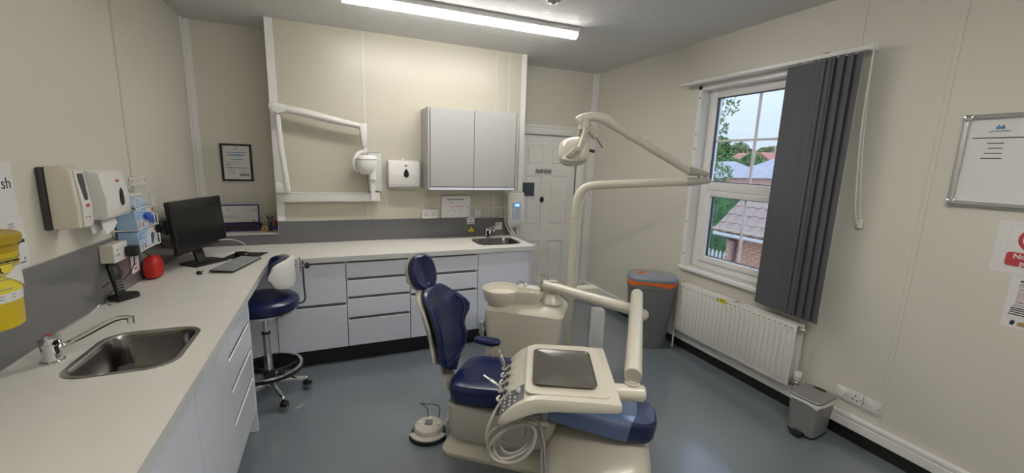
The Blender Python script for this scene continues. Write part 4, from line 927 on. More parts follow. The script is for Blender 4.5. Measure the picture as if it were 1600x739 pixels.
lines('printed_lines', [(.040, .225, .325, .0045), (.095, .150, .300, .004), (.100, .148, .277, .004), (.092, .150, .254, .004), (.083, .152, .231, .004)], -.0112, 'ink', nb)
lines('printed_lines', [(.090, .165, .353, .003), (.098, .158, .358, .003), (.265, .30, .235, .004), (.268, .30, .223, .004), (.262, .30, .211, .004), (.262, .30, .199, .004), (.262, .30, .187, .004)], -.0112, 'ink_grey', nb)
b = B(); 
for x in (.120, .134): b.prism([(x + .0085 * cos(2 * pi * k / 12), .371 + .008 * sin(2 * pi * k / 12)) for k in range(12)], -.0118, -.0111, 'y'); b.prism([(x + .003 * cos(2 * pi * k / 8) , .382 + .003 * sin(2 * pi * k / 8)) for k in range(8)], -.0118, -.0111, 'y')
b.done('logo', 'ink_blue', nb)
np_ = sheet('phone_ban_notice', 'white notice with a red prohibition ring and No mobile phones lettering', 'notice', (RX, .858, 1.188), -PI2, .30, .240)
B().box((.040, -.0016, .028), (.28, -.0012, .222)).done('inner_border', 'paper_grey', np_); B().box((.042, -.0020, .030), (.278, -.0016, .220)).done('inner_sheet', 'paper', np_)
b = B(); b.loft([[(.125 + r_ * cos(2 * pi * k / 40), y, .160 + r_ * sin(2 * pi * k / 40)) for k in range(40)] for r_, y in ((.042, -.0020), (.042, -.0026), (.056, -.0026), (.056, -.0020), (.042, -.0020))], False)
b.box((-.05, -.0026, -.006), (.05, -.0020, .006), X=Matrix.Translation((.125, 0, .160)) @ Matrix.Rotation(R(45), 4, 'Y')); b.done('prohibition_ring', 'ink_red', np_)
b = B(); b.box((.113, -.0024, .135), (.137, -.0021, .186), .001, 1); b.done('phone_symbol', 'ink', np_)
b = B(); b.prism(rrect(.044, .276, .034, .098, .012), -.0026, -.0020, 'y'); rb = b.done('red_panel', 'ink_red', np_)
text('lettering', 'No mobile', .031, 'paper', rb, (.066, -.0028, .080), align='LEFT', bold=.0008); text('lettering', 'phones', .031, 'paper', rb, (.090, -.0028, .050), align='LEFT', bold=.0008)
bd = sheet('band_notice', 'white text notice with red band headings low on the right wall', 'notice', (RX, .780, .940), -PI2, .22, .245)
lines('printed_lines', [(.03, .10, .218, .008), (.028, .20, .119, .003), (.02, .20, .092, .005), (.02, .20, .083, .005), (.018, .20, .073, .005), (.016, .20, .062, .005)], -.0012, 'ink', bd)
lines('printed_lines', [(.028, .20, .206, .003), (.028, .20, .200, .003), (.028, .20, .194, .003), (.032, .20, .184, .003), (.03, .20, .178, .003), (.03, .20, .160, .003), (.03, .20, .154, .003), (.028, .20, .138, .003), (.026, .20, .108, .003), (.024, .20, .102, .003)], -.0012, 'ink_grey', bd)
for k, z in enumerate((.169, .146, .128)): text('lettering', 'Band %d' % (k + 1), .010, 'ink_red', bd, (.030, -.0015, z), align='LEFT')
b = B(); 
for x in (.062, .092): b.prism([(x - .012, .012), (x + .012, .012), (x + .011, .030), (x + .004, .034), (x - .010, .028)], -.0018, -.0011, 'y')
b.done('printed_figures', 'tan', bd)
B().prism([(.028, .012), (.040, .012), (.044, .030), (.036, .036), (.028, .028)], -.0018, -.0011, 'y').done('printed_figure', 'ink', bd)

# ------------------------------------------------------------------ patient chair (local x toward the foot end)
CA = R(-38); CU = Vector((cos(CA), sin(CA), 0)); CN = Vector((-sin(CA), cos(CA), 0))
CO = Vector((.631, 2.172, 0))
pc = thing('dental_chair', 'navy and cream dental patient chair in the middle of the floor', 'dental chair', CO, CA)
def plate():
    b = B()
    rings = []
    for z, e in ((.0, 0), (.022, .004), (.052, -.05), (.075, -.10)):
        rings.append([(x, y, z) for x, y in rrect(-.03 - e * .6, .62, -.215 - e, .215 + e, .06)])
    b.loft(rings); return b.done('base_plate', 'cream', pc)
plate()
b = B(); b.loft([sup(.82 + sx, 0, hx, hy, z, 4.5, 48) for z, hx, hy, sx in ((0, .285, .36, 0), (.03, .283, .355, 0), (.10, .275, .325, .0), (.16, .262, .27, -.0), (.20, .24, .20, -.01), (.222, .20, .12, -.02), (.228, .10, .05, -.02))]); b.done('pump_base', 'cream', pc)
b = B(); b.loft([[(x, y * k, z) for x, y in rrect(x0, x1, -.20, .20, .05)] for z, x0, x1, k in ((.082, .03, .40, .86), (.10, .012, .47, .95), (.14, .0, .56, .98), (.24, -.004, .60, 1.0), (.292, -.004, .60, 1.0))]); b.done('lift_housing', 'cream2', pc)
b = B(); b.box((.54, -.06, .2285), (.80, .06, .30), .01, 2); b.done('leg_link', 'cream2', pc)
TILT = Matrix.Translation((0, 0, .30)) @ Matrix.Rotation(R(-4.5), 4, 'Y')
def cush(x0, x1, hy0, hy1, th, m='navy', name='seat', X=None, taper=None):
    prof = [(0, .88), (.012, .97), (.03, 1.0), (.55 * th, 1.0), (.80 * th, .985), (.93 * th, .94), (th, .84), (th - .004, .5)]
    rings = []
    for z, k in prof:
        P = []
        cx = (x0 + x1) / 2; hx = (x1 - x0) / 2
        for (px_, py_, _) in sup(0, 0, 1, 1, 0, 5.5, 44):
            t = (px_ + 1) / 2; hy = hy0 + (hy1 - hy0) * t
            inset = (1 - k) * .16
            P.append((cx + px_ * (hx - inset), py_ * (hy - inset), z))
        rings.append(P)
    return B().loft(rings, X=X).done(name, m, pc)
cush(-.005, .47, .20, .205, .115, X=TILT)
LEG = Matrix.Translation((.45, 0, .345)) @ Matrix.Rotation(R(8.5), 4, 'Y')
def leg():
    prof = [(-.035, .80), (-.02, .95), (0, 1.0), (.05, 1.0), (.075, .97), (.088, .88), (.092, .6)]
    def rg(z, k, d=0, x0=-.03, x1=.66, grow=0):
        P = []
        for (px_, py_, _) in sup(0, 0, 1, 1, 0, 3.6, 44):
            t = (px_ + 1) / 2; hy = .20 - .045 * t; ins = (1 - k) * .14
            x = (x0 + x1) / 2 + px_ * ((x1 - x0) / 2 - ins + grow)
            P.append((x, py_ * (hy - ins + grow), z))
        return P
    B().loft([rg(z, k) for z, k in prof], X=LEG).done('legrest', 'navy', pc)
    b = B(); b.loft([[(min(p[0], .50 + .05 * (1 - (p[1] / .2) ** 2)), p[1], p[2]) for p in rg(z, k, grow=.0035)] for z, k in ((-.012, 1.0), (.0, 1.0), (.05, 1.0), (.075, .97), (.0885, .88), (.0955, .6))], X=LEG)
    o = b.done('clear_cover', 'film', pc); o['label'] = 'clear reflective protective cover on the legrest'
leg()
# backrest: contoured, wings curl forward
BW = [(.405, .012), (.42, .05), (.445, .095), (.475, .140), (.51, .178), (.545, .194), (.58, .188), (.62, .180), (.66, .192), (.70, .222), (.735, .232), (.765, .222), (.80, .195), (.835, .165), (.865, .138), (.885, .105), (.895, .05)]
def back_line(z): return -.045 - .135 * max(0, (z - .41) / .47) ** 1.1
def back(name, m, off, th, grow, curlk=1.9):
    rings = []
    for z, W in BW:
        W = max(.008, W + grow); P = []
        zz = z + (0 if grow >= 0 else (.012 if z < .5 else -.008))
        for k in range(36):
            a = 2 * pi * k / 36
            y = W * math.copysign(abs(cos(a)) ** .75, cos(a))
            d = th * math.copysign(abs(sin(a)) ** .8, sin(a))
            curl = curlk * y * y * (.35 + .65 * min(1, max(0, (z - .42) / .25))) * (1 if z < .80 else max(.3, 1 - (z - .80) * 8))
            P.append((back_line(z) + off + curl + d, y, zz))
        rings.append(P)
    return B().loft(rings).done(name, m, pc, ang=60)
back('backrest', 'navy', 0, .026, 0)
def back_seam():
    b = B(); P = []
    for sgn in (1, -1):
        for z, W in (BW[3:-2] if sgn > 0 else BW[3:-2][::-1]):
            y = sgn * W * .78; curl = 1.9 * y * y * (.35 + .65 * min(1, max(0, (z - .42) / .25))) * (1 if z < .80 else max(.3, 1 - (z - .80) * 8))
            P.append((back_line(z) + curl + .0215, y, z - (.012 if z > .8 else -.004)))
    b.tube(P, .0045, n=6, closed=True, sub=3); b.done('seam_piping', 'navy', pc)
back_seam()
sh = back('backrest_shell', 'cream', -.048, .021, -.012)
b = B(); b.loft([sup(x, 0, .012, hy, z, 4, 16) for x, z, hy in ((-.02, .28, .075), (-.065, .33, .07), (-.085, .39, .065), (-.095, .47, .06))]); b.done('back_hinge', 'cream2', pc)
HX = Matrix.Translation((-.248, 0, .970)) @ Matrix.Rotation(R(-20), 4, 'Z') @ Matrix.Rotation(R(72), 4, 'Y')
b = B(); b.loft([sup(0, 0, .108 * k, .092 * k, z, 2.3, 36) for z, k in ((-.012, .86), (.0, .97), (.022, 1.0), (.036, .95), (.044, .84), (.040, .66), (.030, .40), (.026, .15))], X=HX); b.done('headrest', 'navy', pc)
b = B(); b.loft([sup(0, 0, .106 * k, .092 * k, z, 2.3, 36) for z, k in ((-.050, .55), (-.044, .84), (-.028, .97), (-.013, 1.0))], X=HX); b.done('headrest_shell', 'cream', pc)
b = B(); b.box((-.205, -.022, .86), (-.188, .022, .92), .003, 1); b.tube([(-.222, 0, .82), (-.232, 0, .90), (-.275, 0, .96)], .011, n=8); b.done('headrest_bar', 'chrome', pc)
B().box((-.215, -.03, .885), (-.19, .03, .90), .004, 1).done('release_lever', 'ink_red', pc)
b = B(X=Matrix.Translation((-.295, 0, .925)) @ Matrix.Rotation(PI2, 4, 'X')); b.lathe([(.024, -.04), (.026, -.036), (.026, .036), (.024, .04)], n=16); b.done('headrest_knob', 'black', pc)
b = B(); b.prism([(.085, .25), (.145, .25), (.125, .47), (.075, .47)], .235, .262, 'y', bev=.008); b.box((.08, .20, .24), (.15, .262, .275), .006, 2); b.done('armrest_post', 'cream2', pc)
b = B(); b.loft([sup(.085, .250, hx, hy, z, 3, 28) for z, hx, hy in ((.468, .07, .025), (.476, .085, .034), (.492, .088, .037), (.504, .080, .031), (.508, .05, .015))]); b.done('armrest_pad', 'navy', pc)

# ------------------------------------------------------------------ spittoon unit
UO = Vector((1.190, 2.470, 0))
su = thing('spittoon_unit', 'cream spittoon unit with a round bowl behind the patient chair', 'spittoon unit', UO, CA)
def ubody():
    rings = []
    for z, x0, x1, y0, y1, r in ((0, -.20, .20, -.13, .15, .05), (.02, -.205, .205, -.135, .155, .05), (.12, -.21, .215, -.14, .16, .05), (.38, -.245, .245, -.155, .17, .05), (.52, -.258, .262, -.160, .175, .05), (.60, -.262, .275, -.162, .18, .045), (.628, -.258, .280, -.160, .182, .04)):
        rings.append([(x, y, z) for x, y in rrect(x0, x1, y0, y1, r)])
    rings.append([(x, y, .640) for x, y in rrect(-.250, .272, -.150, .175, .036)])
    rings.append([(x, y, .690) for x, y in rrect(-.230, .205, -.070, .170, .03)])
    B().loft(rings).done('unit_body', 'cream', su)
ubody()
b = B(); b.loft([[(x, y, z) for x, y in rrect(x0, x1, y0, y1, .03)] for z, x0, x1, y0, y1 in ((.648, -.05, .225, -.128, -.08), (.655, -.045, .22, -.124, -.076))]); b.done('top_recess', 'cream2', su)
def keyhole(rb, ext, z, d=0):
    P = []
    for k in range(40):
        a = R(30 + (300 * k / 39)); P.append((-.165 + rb * cos(a), -.050 + rb * sin(a), z))
    e = .048 * (rb / .115)
    for k in range(15):
        a = R(-90 + 180 * k / 14); P.append((ext + e * cos(a), -.045 + e * sin(a), z))
    return P
b = B(); b.loft([keyhole(.092, .02, .655), keyhole(.118, .055, .685), keyhole(.130, .07, .725), keyhole(.134, .073, .755), keyhole(.132, .072, .762), keyhole(.124, .066, .760), keyhole(.119, .06, .742), keyhole(.100, .035, .722), keyhole(.03, -.07, .715)]); b.done('spittoon_bowl', 'cream', su)
b = B(); b.lathe([(.016, .723), (.016, .752), (.013, .756)], (.055, -.045, 0), 14); b.done('bowl_valve', 'cream', su)
b = B()
for k in range(5): b.box((.040 + .006 * k, -.0620, .735), (.043 + .006 * k, -.0600, .745))
b.done('valve_slots', 'ink_grey', su)
b = B(); b.tube([(-.03, .06, .69), (-.03, .06, .765), (-.045, .04, .79), (-.065, .01, .795), (-.075, -.01, .778)], .0048, n=8); b.done('bowl_flush_tube', 'chrome', su)
b = B(); b.tube([(.075, .08, .69), (.075, .08, .82), (.09, .07, .845), (.12, .05, .845), (.135, .04, .825)], .006, n=8); b.cyl((.135, .04, .825), (.137, .038, .795), .011); b.done('cup_filler', 'chrome', su)
b = B(); b.box((-.02, .055, .690), (.20, .15, .745), .012, 2); b.done('filler_block', 'white_pl', su)
b = B(); b.tube([(-.085, .12, .70), (-.02, .12, .735)], .034, n=12, smooth=False); b.done('cup_holder', 'white_pl', su)
b = B(); b.lathe([(.075, .690), (.070, .712), (.050, .735), (.040, .752)], (.185, -.02, 0), 24); b.done('arm_pivot', 'cream', su)
b = B(); b.box((-.295, -.145, .44), (-.262, -.095, .53), .006, 2); b.box((-.285, -.135, .36), (-.268, -.10, .44), .004, 1); b.box((-.270, -.16, .475), (-.252, -.13, .49), .002, 1); b.done('suction_holder', 'grey_mid', su)
b = B(); b.box((.10, -.152, .7555), (.108, -.105, .83), .002, 1) if 0 else b.box((.095, -.025, .752), (.112, .005, .83), .003, 1); b.box((.118, -.03, .745), (.135, .0, .835), .003, 1); o = b.done('holder_plates', 'alu', su)
B().box((.112, -.028, .750), (.118, .002, .825)).done('green_pad', mat('green rubber', (.05, .16, .09), .5), su)

# ------------------------------------------------------------------ lamp pole with arms and operating light
lp = thing('operating_lamp', 'cream operating lamp on a tall bent pole and sprung arm in front of the window', 'examination lamp', (1.600, 2.555, 0))
def L(x, y, z): return (x - 1.600, y - 2.555, z)
b = B(); b.tube([L(1.600, 2.555, .0), L(1.600, 2.555, .62)], .033, n=18, smooth=False); b.lathe([(.075, 0), (.075, .012), (.036, .022)], n=24); b.done('lower_post', 'cream2', lp)
B().tube([(.034, -.010, .70), (.034, -.010, 1.10), (.034, -.010, 1.28), (.046, -.016, 1.36), (.078, -.03, 1.415)], .008, n=8).done('cable_cover', 'white_pl', lp)
b = B(); b.box((-.045, -.055, .62), (.225, .045, .70), .010, 2); b.done('junction_arm', 'cream', lp)
TIP = Vector((2.475, 2.20, 1.535))
top = [L(1.600, 2.555, .70), L(1.600, 2.555, 1.10), L(1.600, 2.555, 1.30), L(1.612, 2.550, 1.39), L(1.650, 2.535, 1.448), L(1.715, 2.508, 1.472), L(1.80, 2.474, 1.480), L(2.10, 2.352, 1.502), L(2.33, 2.259, 1.518)]
b = B(); b.tube(top, .030, n=18); b.done('bent_pole', 'cream', lp)
B().lathe([(.0312, 1.225), (.0312, 1.231)], n=20).done('pole_seam', 'cream2', lp)
d = (TIP - Vector((1.715, 2.508, 1.472))).normalized()
e = Vector(top[-1])
b = B(); b.tube([e, e + d * .10, e + d * .17], [.034, .020], n=14, smooth=False); b.cyl(e + d * .10 + Vector((0, 0, -.01)), e + d * .10 + Vector((0, 0, .055)), .022, n=16); b.done('elbow_lower', 'cream2', lp)
HD = Vector(L(1.555, 2.345, 1.925))
e2 = Vector(L(2.47, 2.205, 1.575)); s2 = Vector(L(2.33, 2.25, 1.598))
b = B(); b.tube([e2, Vector(L(2.40, 2.228, 1.592)), s2], [.022, .036], n=14, smooth=False); b.done('elbow_upper', 'cream2', lp)
b = B(); b.tube([s2, HD + Vector((.11, -.03, -.033))], .0275, n=16, smooth=False); 
b.done('sprung_arm', 'cream', lp)
dd = (HD - s2).normalized(); b = B(); b.tube([s2 + dd * .10 + Vector((0, 0, .018)), s2 + dd * .42 + Vector((0, 0, .018))], .018, n=10, smooth=False); b.done('arm_cover', 'cream2', lp)
b = B(); b.tube([HD + Vector((.135, -.035, -.042)), HD + Vector((.08, -.02, -.010)), HD + Vector((.0, .0, .0)), HD + Vector((-.07, .015, -.015)), HD + Vector((-.105, .02, -.035))], [.036, .024], n=14); b.done('arm_head', 'cream', lp)
Y0 = HD + Vector((-.055, .012, -.045))
b = B(); b.cyl(Y0 + Vector((0, 0, .03)), Y0 + Vector((0, 0, -.04)), .034, .036, 18); b.done('swivel', 'cream', lp)
# lamp head: shallow curved shield turned toward the chair
LC = Vector(L(1.450, 2.385, 1.700))
LN = Vector((.80, .55, -.22)).normalized()
zx = LN; ax = Vector((.80, -.60, 0)); ax = (ax - zx * ax.dot(zx)).normalized(); ay = zx.cross(ax)
LM = Matrix((ax, ay, zx)).transposed().to_4x4(); LM.translation = LC
b = B(); b.loft([sup(0, 0, .108 * k, .095 * k, z, 2.6, 36) for z, k in ((-.050, .30), (-.046, .62), (-.030, .88), (-.008, 1.0), (.010, 1.02), (.012, .97), (.0, .90))], X=LM); b.done('lamp_head', 'cream', lp)
b = B(); b.loft([sup(0, 0, .105 * k, .085 * k, z, 2.6, 30) for z, k in ((.0005, .96), (.006, .94), (.008, .5))], X=LM); b.done('lamp_lens', 'grey_dark', lp)
q0 = Y0 + Vector((0, 0, -.035))
b = B(); b.tube([q0 + Vector((-.0, -.03, -.0)), q0 + Vector((-.03, -.055, -.06)), q0 + Vector((-.075, -.085, -.130)), LC + Vector((-.060, -.115, .005)), LC + Vector((-.085, -.095, -.030)), LC + Vector((-.075, -.050, -.042))], .020, n=12); b.done('yoke', 'cream2', lp)
b = B(); b.tube([q0 + Vector((.0, .03, .0)), q0 + Vector((.0, .06, -.08)), LC + Vector((.075, .05, .03))], .018, n=12); b.done('yoke_rear', 'cream2', lp)
b = B(); b.tube([LC + Vector((-.085, -.030, -.045)), LC + Vector((-.110, -.080, -.055)), LC + Vector((-.085, -.125, -.062)), LC + Vector((-.02, -.125, -.052)), LC + Vector((.03, -.110, -.040))], .011, n=10); b.done('handle', 'cream2', lp)
b = B(); b.cyl(Y0 + Vector((.02, -.02, -.02)), Y0 + Vector((.075, -.035, -.085)), .026, n=16); b.done('joystick_sleeve', 'cream2', lp)
b = B(); b.cyl(Y0 + Vector((.075, -.035, -.085)), Y0 + Vector((.125, -.045, -.150)), .0035, n=8); b.done('joystick', 'grey_dark', lp)
b = B(); b.cyl(LC + LM.to_3x3() @ Vector((.115, 0, .0)), LC + LM.to_3x3() @ Vector((.145, .01, .0)), .010, n=10); b.done('head_knob', 'grey_dark', lp)
ac = thing('assistant_column', 'rounded white slab column between the spittoon unit and the large waste bin', 'column', (1.80, 2.48, 0), R(-23))
b = B(); b.prism(rrect(-.055, .055, 0.0, .545, .025), -.03, .03, 'y', bev=.006); b.done('column_slab', 'white_pl2', ac)
b = B(); b.box((-.075, -.05, 0), (.075, .05, .012), .004, 1)
b.done('column_foot', 'white_pl2', ac)

# ------------------------------------------------------------------ instrument table on its double arm
TA = R(-27)
it = thing('instrument_table', 'cream instrument delivery table on a two-tube arm hanging over the chair', 'instrument table', (.83, 1.348, 0), TA)
ITM = Matrix.Translation((.83, 1.348, 0)) @ Matrix.Rotation(TA, 4, 'Z'); ITI = ITM.inverted()
def W(x, y, z): return ITI @ Vector((x, y, z))
ZD = .785
topc = [(.200, -.004), (.10, .0), (.0, .0), (-.08, .0), (-.115, -.003), (-.145, -.013), (-.175, -.030), (-.205, -.055), (-.228, -.082), (-.245, -.112)]
botc = [(-.228, -.118), (-.195, -.100), (-.15, -.078), (-.10, -.060), (-.04, -.050), (.06, -.047), (.188, -.040), (.200, -.030)]
b = B(); b.prism([(x, ZD + z) for x, z in topc + botc], -.225, .238, 'y', bev=.006); b.done('table_body', 'cream', it, ang=30)
b = B(); b.prism([(p[0], p[1]) for p in rrect(-.150, .165, -.195, .210, .03)], ZD + .0002, ZD + .003, 'z'); b.done('deck_inset', 'cream', it)
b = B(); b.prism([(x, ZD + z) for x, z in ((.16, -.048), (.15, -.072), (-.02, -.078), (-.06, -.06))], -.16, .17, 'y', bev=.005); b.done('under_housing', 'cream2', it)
tr2 = thing('instrument_tray', 'steel instrument tray lying on the cream delivery table', 'tray', (.83, 1.348, ZD + .0032), TA)
def tr_ring(d, z, r): return [(x, y, z) for x, y in rrect(-.120 - d, .120 + d, -.150 - d, .150 + d, r)]
b = B(); b.loft([tr_ring(-.006, 0, .022), tr_ring(.0, .010, .028), tr_ring(.003, .012, .03), tr_ring(.002, .0135, .03), tr_ring(-.003, .013, .028), tr_ring(-.0045, .0105, .027), tr_ring(-.007, .0098, .025), tr_ring(-.10, .0098, .01)]); b.done('tray_pan', 'tray_steel', tr2)
kp = B()
def slope_pt(x):
    for (x0, z0), (x1, z1) in zip(topc, topc[1:]):
        if x1 <= x <= x0: return z0 + (z1 - z0) * (x - x0) / (x1 - x0)
    return 0
def slope_patch(name, m, xs, y0, y1, d, skew=0):
    b = B(); rings = []
    for x in xs:
        z = ZD + slope_pt(x); rings.append([(x, y0, z + d), (x, y1 + skew * (x - xs[0]), z + d), (x, y1 + skew * (x - xs[0]), z + d - .002), (x, y0, z + d - .002)])
    b.loft(rings); return b.done(name, m, it)
slope_patch('keypad_edge', 'white_pl', [-.150, -.175, -.205, -.228, -.240], -.207, -.098, .0012, 0)
slope_patch('keypad', 'grey_pl', [-.153, -.175, -.205, -.228, -.237], -.204, -.101, .0022, 0)
b = B()
for i, x in enumerate((-.185, -.205, -.225)):
    for j in range(4 if i else 2):
        z = ZD + slope_pt(x); b.sphere((x, -.19 + .024 * j, z + .0022), (.007, .008, .002), 8)
b.done('keys', 'grey_mid', it)
b = B(); b.sphere((-.172, -.128, ZD + slope_pt(-.172) + .002), (.014, .022, .003), 14); b.done('dial_key', 'grey_mid', it)
b = B(); b.box((-.174, -.136, ZD + slope_pt(-.172) + .0045), (-.169, -.131, ZD + slope_pt(-.172) + .006)); b.box((-.174, -.127, ZD + slope_pt(-.172) + .0045), (-.169, -.122, ZD + slope_pt(-.172) + .006)); b.done('key_symbol', 'paper', it)
# holder slots along the sloping front
for k in range(5):
    y = -.075 + .062 * k
    b = B(); b.tube([(-.195, y - .02, ZD + slope_pt(-.195) + .003), (-.225, y - .02, ZD - .075), (-.252, y - .018, ZD - .100), (-.262, y, ZD - .102), (-.252, y + .018, ZD - .100)], .0042, n=8); b.done('holder_lip', 'cream', it)
    b = B(); b.sphere((-.228, y + .008, ZD - .078), (.010, .014, .012), 10); b.done('holder_slot', 'grey_dark', it)
# arms
POST = W(1.211 + .06, 2.168 + .14, .0)
E1 = Vector((1.575, 1.800, 0)); J = Vector((1.035, 1.165, 0))
P0 = UO + CU * .185 + CN * -.02
b = B(); a0 = W(P0.x, P0.y, .752); a1 = W(P0.x, P0.y, .84); b.cyl(a0, a1, .030, n=18); b.done('arm_post', 'cream2', it)
b = B(); b.tube([W(P0.x - .04, P0.y + .04, .803), W(E1.x + .02, E1.y - .02, .788)], .0345, n=20, smooth=False); b.done('arm_tube', 'cream', it)
b = B(); b.cyl(W(E1.x, E1.y, .75), W(E1.x, E1.y, .84), .031, n=18); b.sphere(W(E1.x + .028, E1.y - .03, .775), .034, 14); b.done('arm_joint', 'cream2', it)
b = B(); dv = (J - E1).normalized(); q1 = E1 - dv * .03
b.tube([W(q1.x, q1.y, .880), W(J.x, J.y, .815)], .0345, n=20, smooth=False); b.sphere(W(q1.x, q1.y, .880), .0345, 16); b.done('arm_tube', 'cream', it)
b = B(); b.cyl(W(J.x, J.y, .815) , W(J.x + dv.x * .003, J.y + dv.y * .003, .8145), .0338, n=20); b.done('tube_cap', 'cream2', it)
b = B(); jj = J - dv * .015; b.cyl(W(jj.x, jj.y, .79), W(jj.x, jj.y, .775), .022, n=16); b.cyl(W(jj.x, jj.y, .782), W(jj.x, jj.y, .776), .030, n=16); b.done('swivel_collar', 'cream', it)
ta = Vector((cos(TA), sin(TA), 0)); 
jl = W(J.x, J.y, .744)
b = B(); b.cyl((.19, jl.y, .744), (jl.x + .045, jl.y, .744), .032, n=20); b.done('mount_barrel', 'cream', it)
b = B(); b.cyl((jl.x + .0455, jl.y, .744), (jl.x + .052, jl.y, .744), .030, .026, 20); b.done('barrel_cap', 'cream2', it)
# hanging bracket + hose coil
b = B(); b.box((-.085, -.135, .60), (-.06, -.105, ZD - .055), .004, 1); b.box((-.11, -.14, .585), (-.085, -.10, .66), .004, 1); b.done('hose_bracket', 'grey_mid', it)
b = B(); b.tube([(-.055, -.165, .645), (-.12, -.165, .645), (-.19, -.16, .63)], .009, n=10); b.done('hose_rest', 'cream', it)
random.seed(3)
hc = [(-.190, .570, .092, .082), (-.185, .562, .076, .080), (-.195, .566, .096, .074), (-.180, .575, .066, .076), (-.172, .560, .082, .086), (-.200, .572, .060, .070)]
for i, (cx, cz, rx, rz) in enumerate(hc):
    tlt = R(-20 + 8 * i); pts = []
    for k in range(16):
        a = 2 * pi * k / 16; u_, v_ = rx * cos(a), rz * sin(a)
        pts.append((cx + u_ * cos(tlt) - v_ * sin(tlt) * .5, -.19 + .016 * i + .010 * sin(2 * a + i), cz + v_ + .25 * u_))
    B().tube(pts, .0052, n=8, closed=True, sub=4).done('hose', 'grey_hose' if i % 2 else 'cream2', it)
B().tube([(-.225, .0, .665), (-.27, -.07, .62), (-.295, -.13, .55), (-.26, -.17, .47), (-.20, -.17, .46)], .0062, n=8).done('hose', 'cream2', it)
B().tube([(-.215, .05, .665), (-.22, -.05, .655), (-.16, -.13, .655), (-.10, -.17, .66), (-.075, -.18, .60), (-.062, -.18, .50), (-.055, -.18, .44), (-.066, -.18, .42), (-.075, -.18, .46), (-.078, -.17, .56), (-.085, -.13, .60)], .005, n=8).done('hose', 'grey_mid', it)
def handpiece(label, y, ang, L_, grp=None):
    o = ITM @ Vector((-.255, y, ZD - .090))
    t = thing('handpiece', label, 'handpiece', o, TA)
    X = Matrix.Rotation(R(ang), 4, 'Y')
    b = B(); b.lathe([(.007, -.0), (.0095, .01), (.0095, .05), (.006, .055)], n=14, X=X); b.done('grip', 'alu', t)
    b = B(); b.lathe([(.0055, .0555), (.0055, L_), (.003, L_ + .004)], n=12, X=X); b.done('tip', 'chrome', t)
    return t
handpiece('silver handpiece tip pointing left from the front holder of the delivery table', -.013, -55, .085)
h = handpiece('chrome syringe head at the far holder of the delivery table', .173, -20, .075)
# foot control
fc = thing('foot_control', 'round cream foot control with a wire guard on the floor beside the chair', 'foot control', (.455, 2.215, 0), R(-20))
b = B(); b.lathe([(.098, .0), (.102, .004), (.102, .018), (.094, .022)], n=36); b.done('rubber_base', 'black', fc)
b = B(); b.lathe([(.086, .022), (.088, .045), (.080, .060), (.05, .068), (.01, .070)], n=36); b.done('dome', 'cream2', fc)
b = B(); P = [(.118 * cos(R(a)), .118 * sin(R(a))) for a in range(205, 336, 10)] + [(.070 * cos(R(a)), .070 * sin(R(a))) for a in range(335, 204, -10)]
b.prism(P, .024, .036, 'z', bev=.003); b.done('treadle', 'cream2', fc)
b = B(); P = [(.119 * cos(R(a)), .119 * sin(R(a))) for a in range(205, 336, 10)] + [(.10 * cos(R(a)), .10 * sin(R(a))) for a in range(335, 204, -10)]
b.prism(P, .0, .0235, 'z'); b.done('front_skirt', 'black', fc)
b = B(); b.box((-.022, -.020, .069), (.022, .028, .076), .003, 1); b.done('rubber_pad', 'grey_pl', fc)
for x, y in ((-.055, .01), (.0, .05), (.058, -.005)): B().lathe([(.011, .0625), (.011, .070), (.007, .073)], (x, y, 0), 14).done('button', 'white_pl', fc)
b = B(); b.tube([(-.015, .07, .06), (-.02, .085, .11), (-.055, .09, .135), (-.06, .085, .145), (-.03, .085, .140), (.03, .10, .125), (.055, .09, .11), (.05, .07, .06)], .003, n=6); b.done('wire_guard', 'grey_dark', fc)
B().tube([(.085, .02, .04), (.105, .05, .06), (.115, .10, .04), (.10, .17, .012), (.12, .24, .010)], .008, n=8).done('cable', 'cream2', fc)

# ------------------------------------------------------------------ outside
GZ = -2.5
struct(B().box((RX + .6, -30, GZ - .1), (120, 110, GZ)).done('ground', 'ground'))
ob = thing('outbuilding', 'single-storey brick outbuilding with a pantiled roof close outside the window', 'building', (9.8, 5.5, GZ))
OX, Y0_, Y1_ = 9.8, 3.2, 7.86
def O(x, y, z): return (x - 9.8, y - 5.5, z - GZ)
B().box(O(OX + .01, Y0_, GZ), O(OX + 2.0, Y1_ - .01, -.13)).done('mortar_wall', 'mortar', ob)
bm0 = B().box((-.006, -.1075, -.0325), (.010, .1075, .0325), .003, 1).done('brick', 'brick', ob); bm0.location = O(OX, 7.75, -.17)
nb_ = 1; random.seed(5)
for r_ in range(15):
    z = -.17 - r_ * .075
    for k in range(13):
        y = 7.752 - k * .225 - (.1125 if r_ % 2 else 0)
        if r_ == 0 and k == 0: continue
        c = bm0.copy(); COL.objects.link(c); c.parent = ob; c.location = O(OX + random.uniform(-.002, .002), y, z)
B().box(O(OX - .001, Y0_, GZ), O(OX + .012, Y1_ - .01, -1.26)).done('lower_wall', 'brick', ob)
B().box(O(OX - .26, Y0_ - .1, -.16), O(OX + .02, Y1_ + .16, -.03)).done('fascia', 'pale', ob)
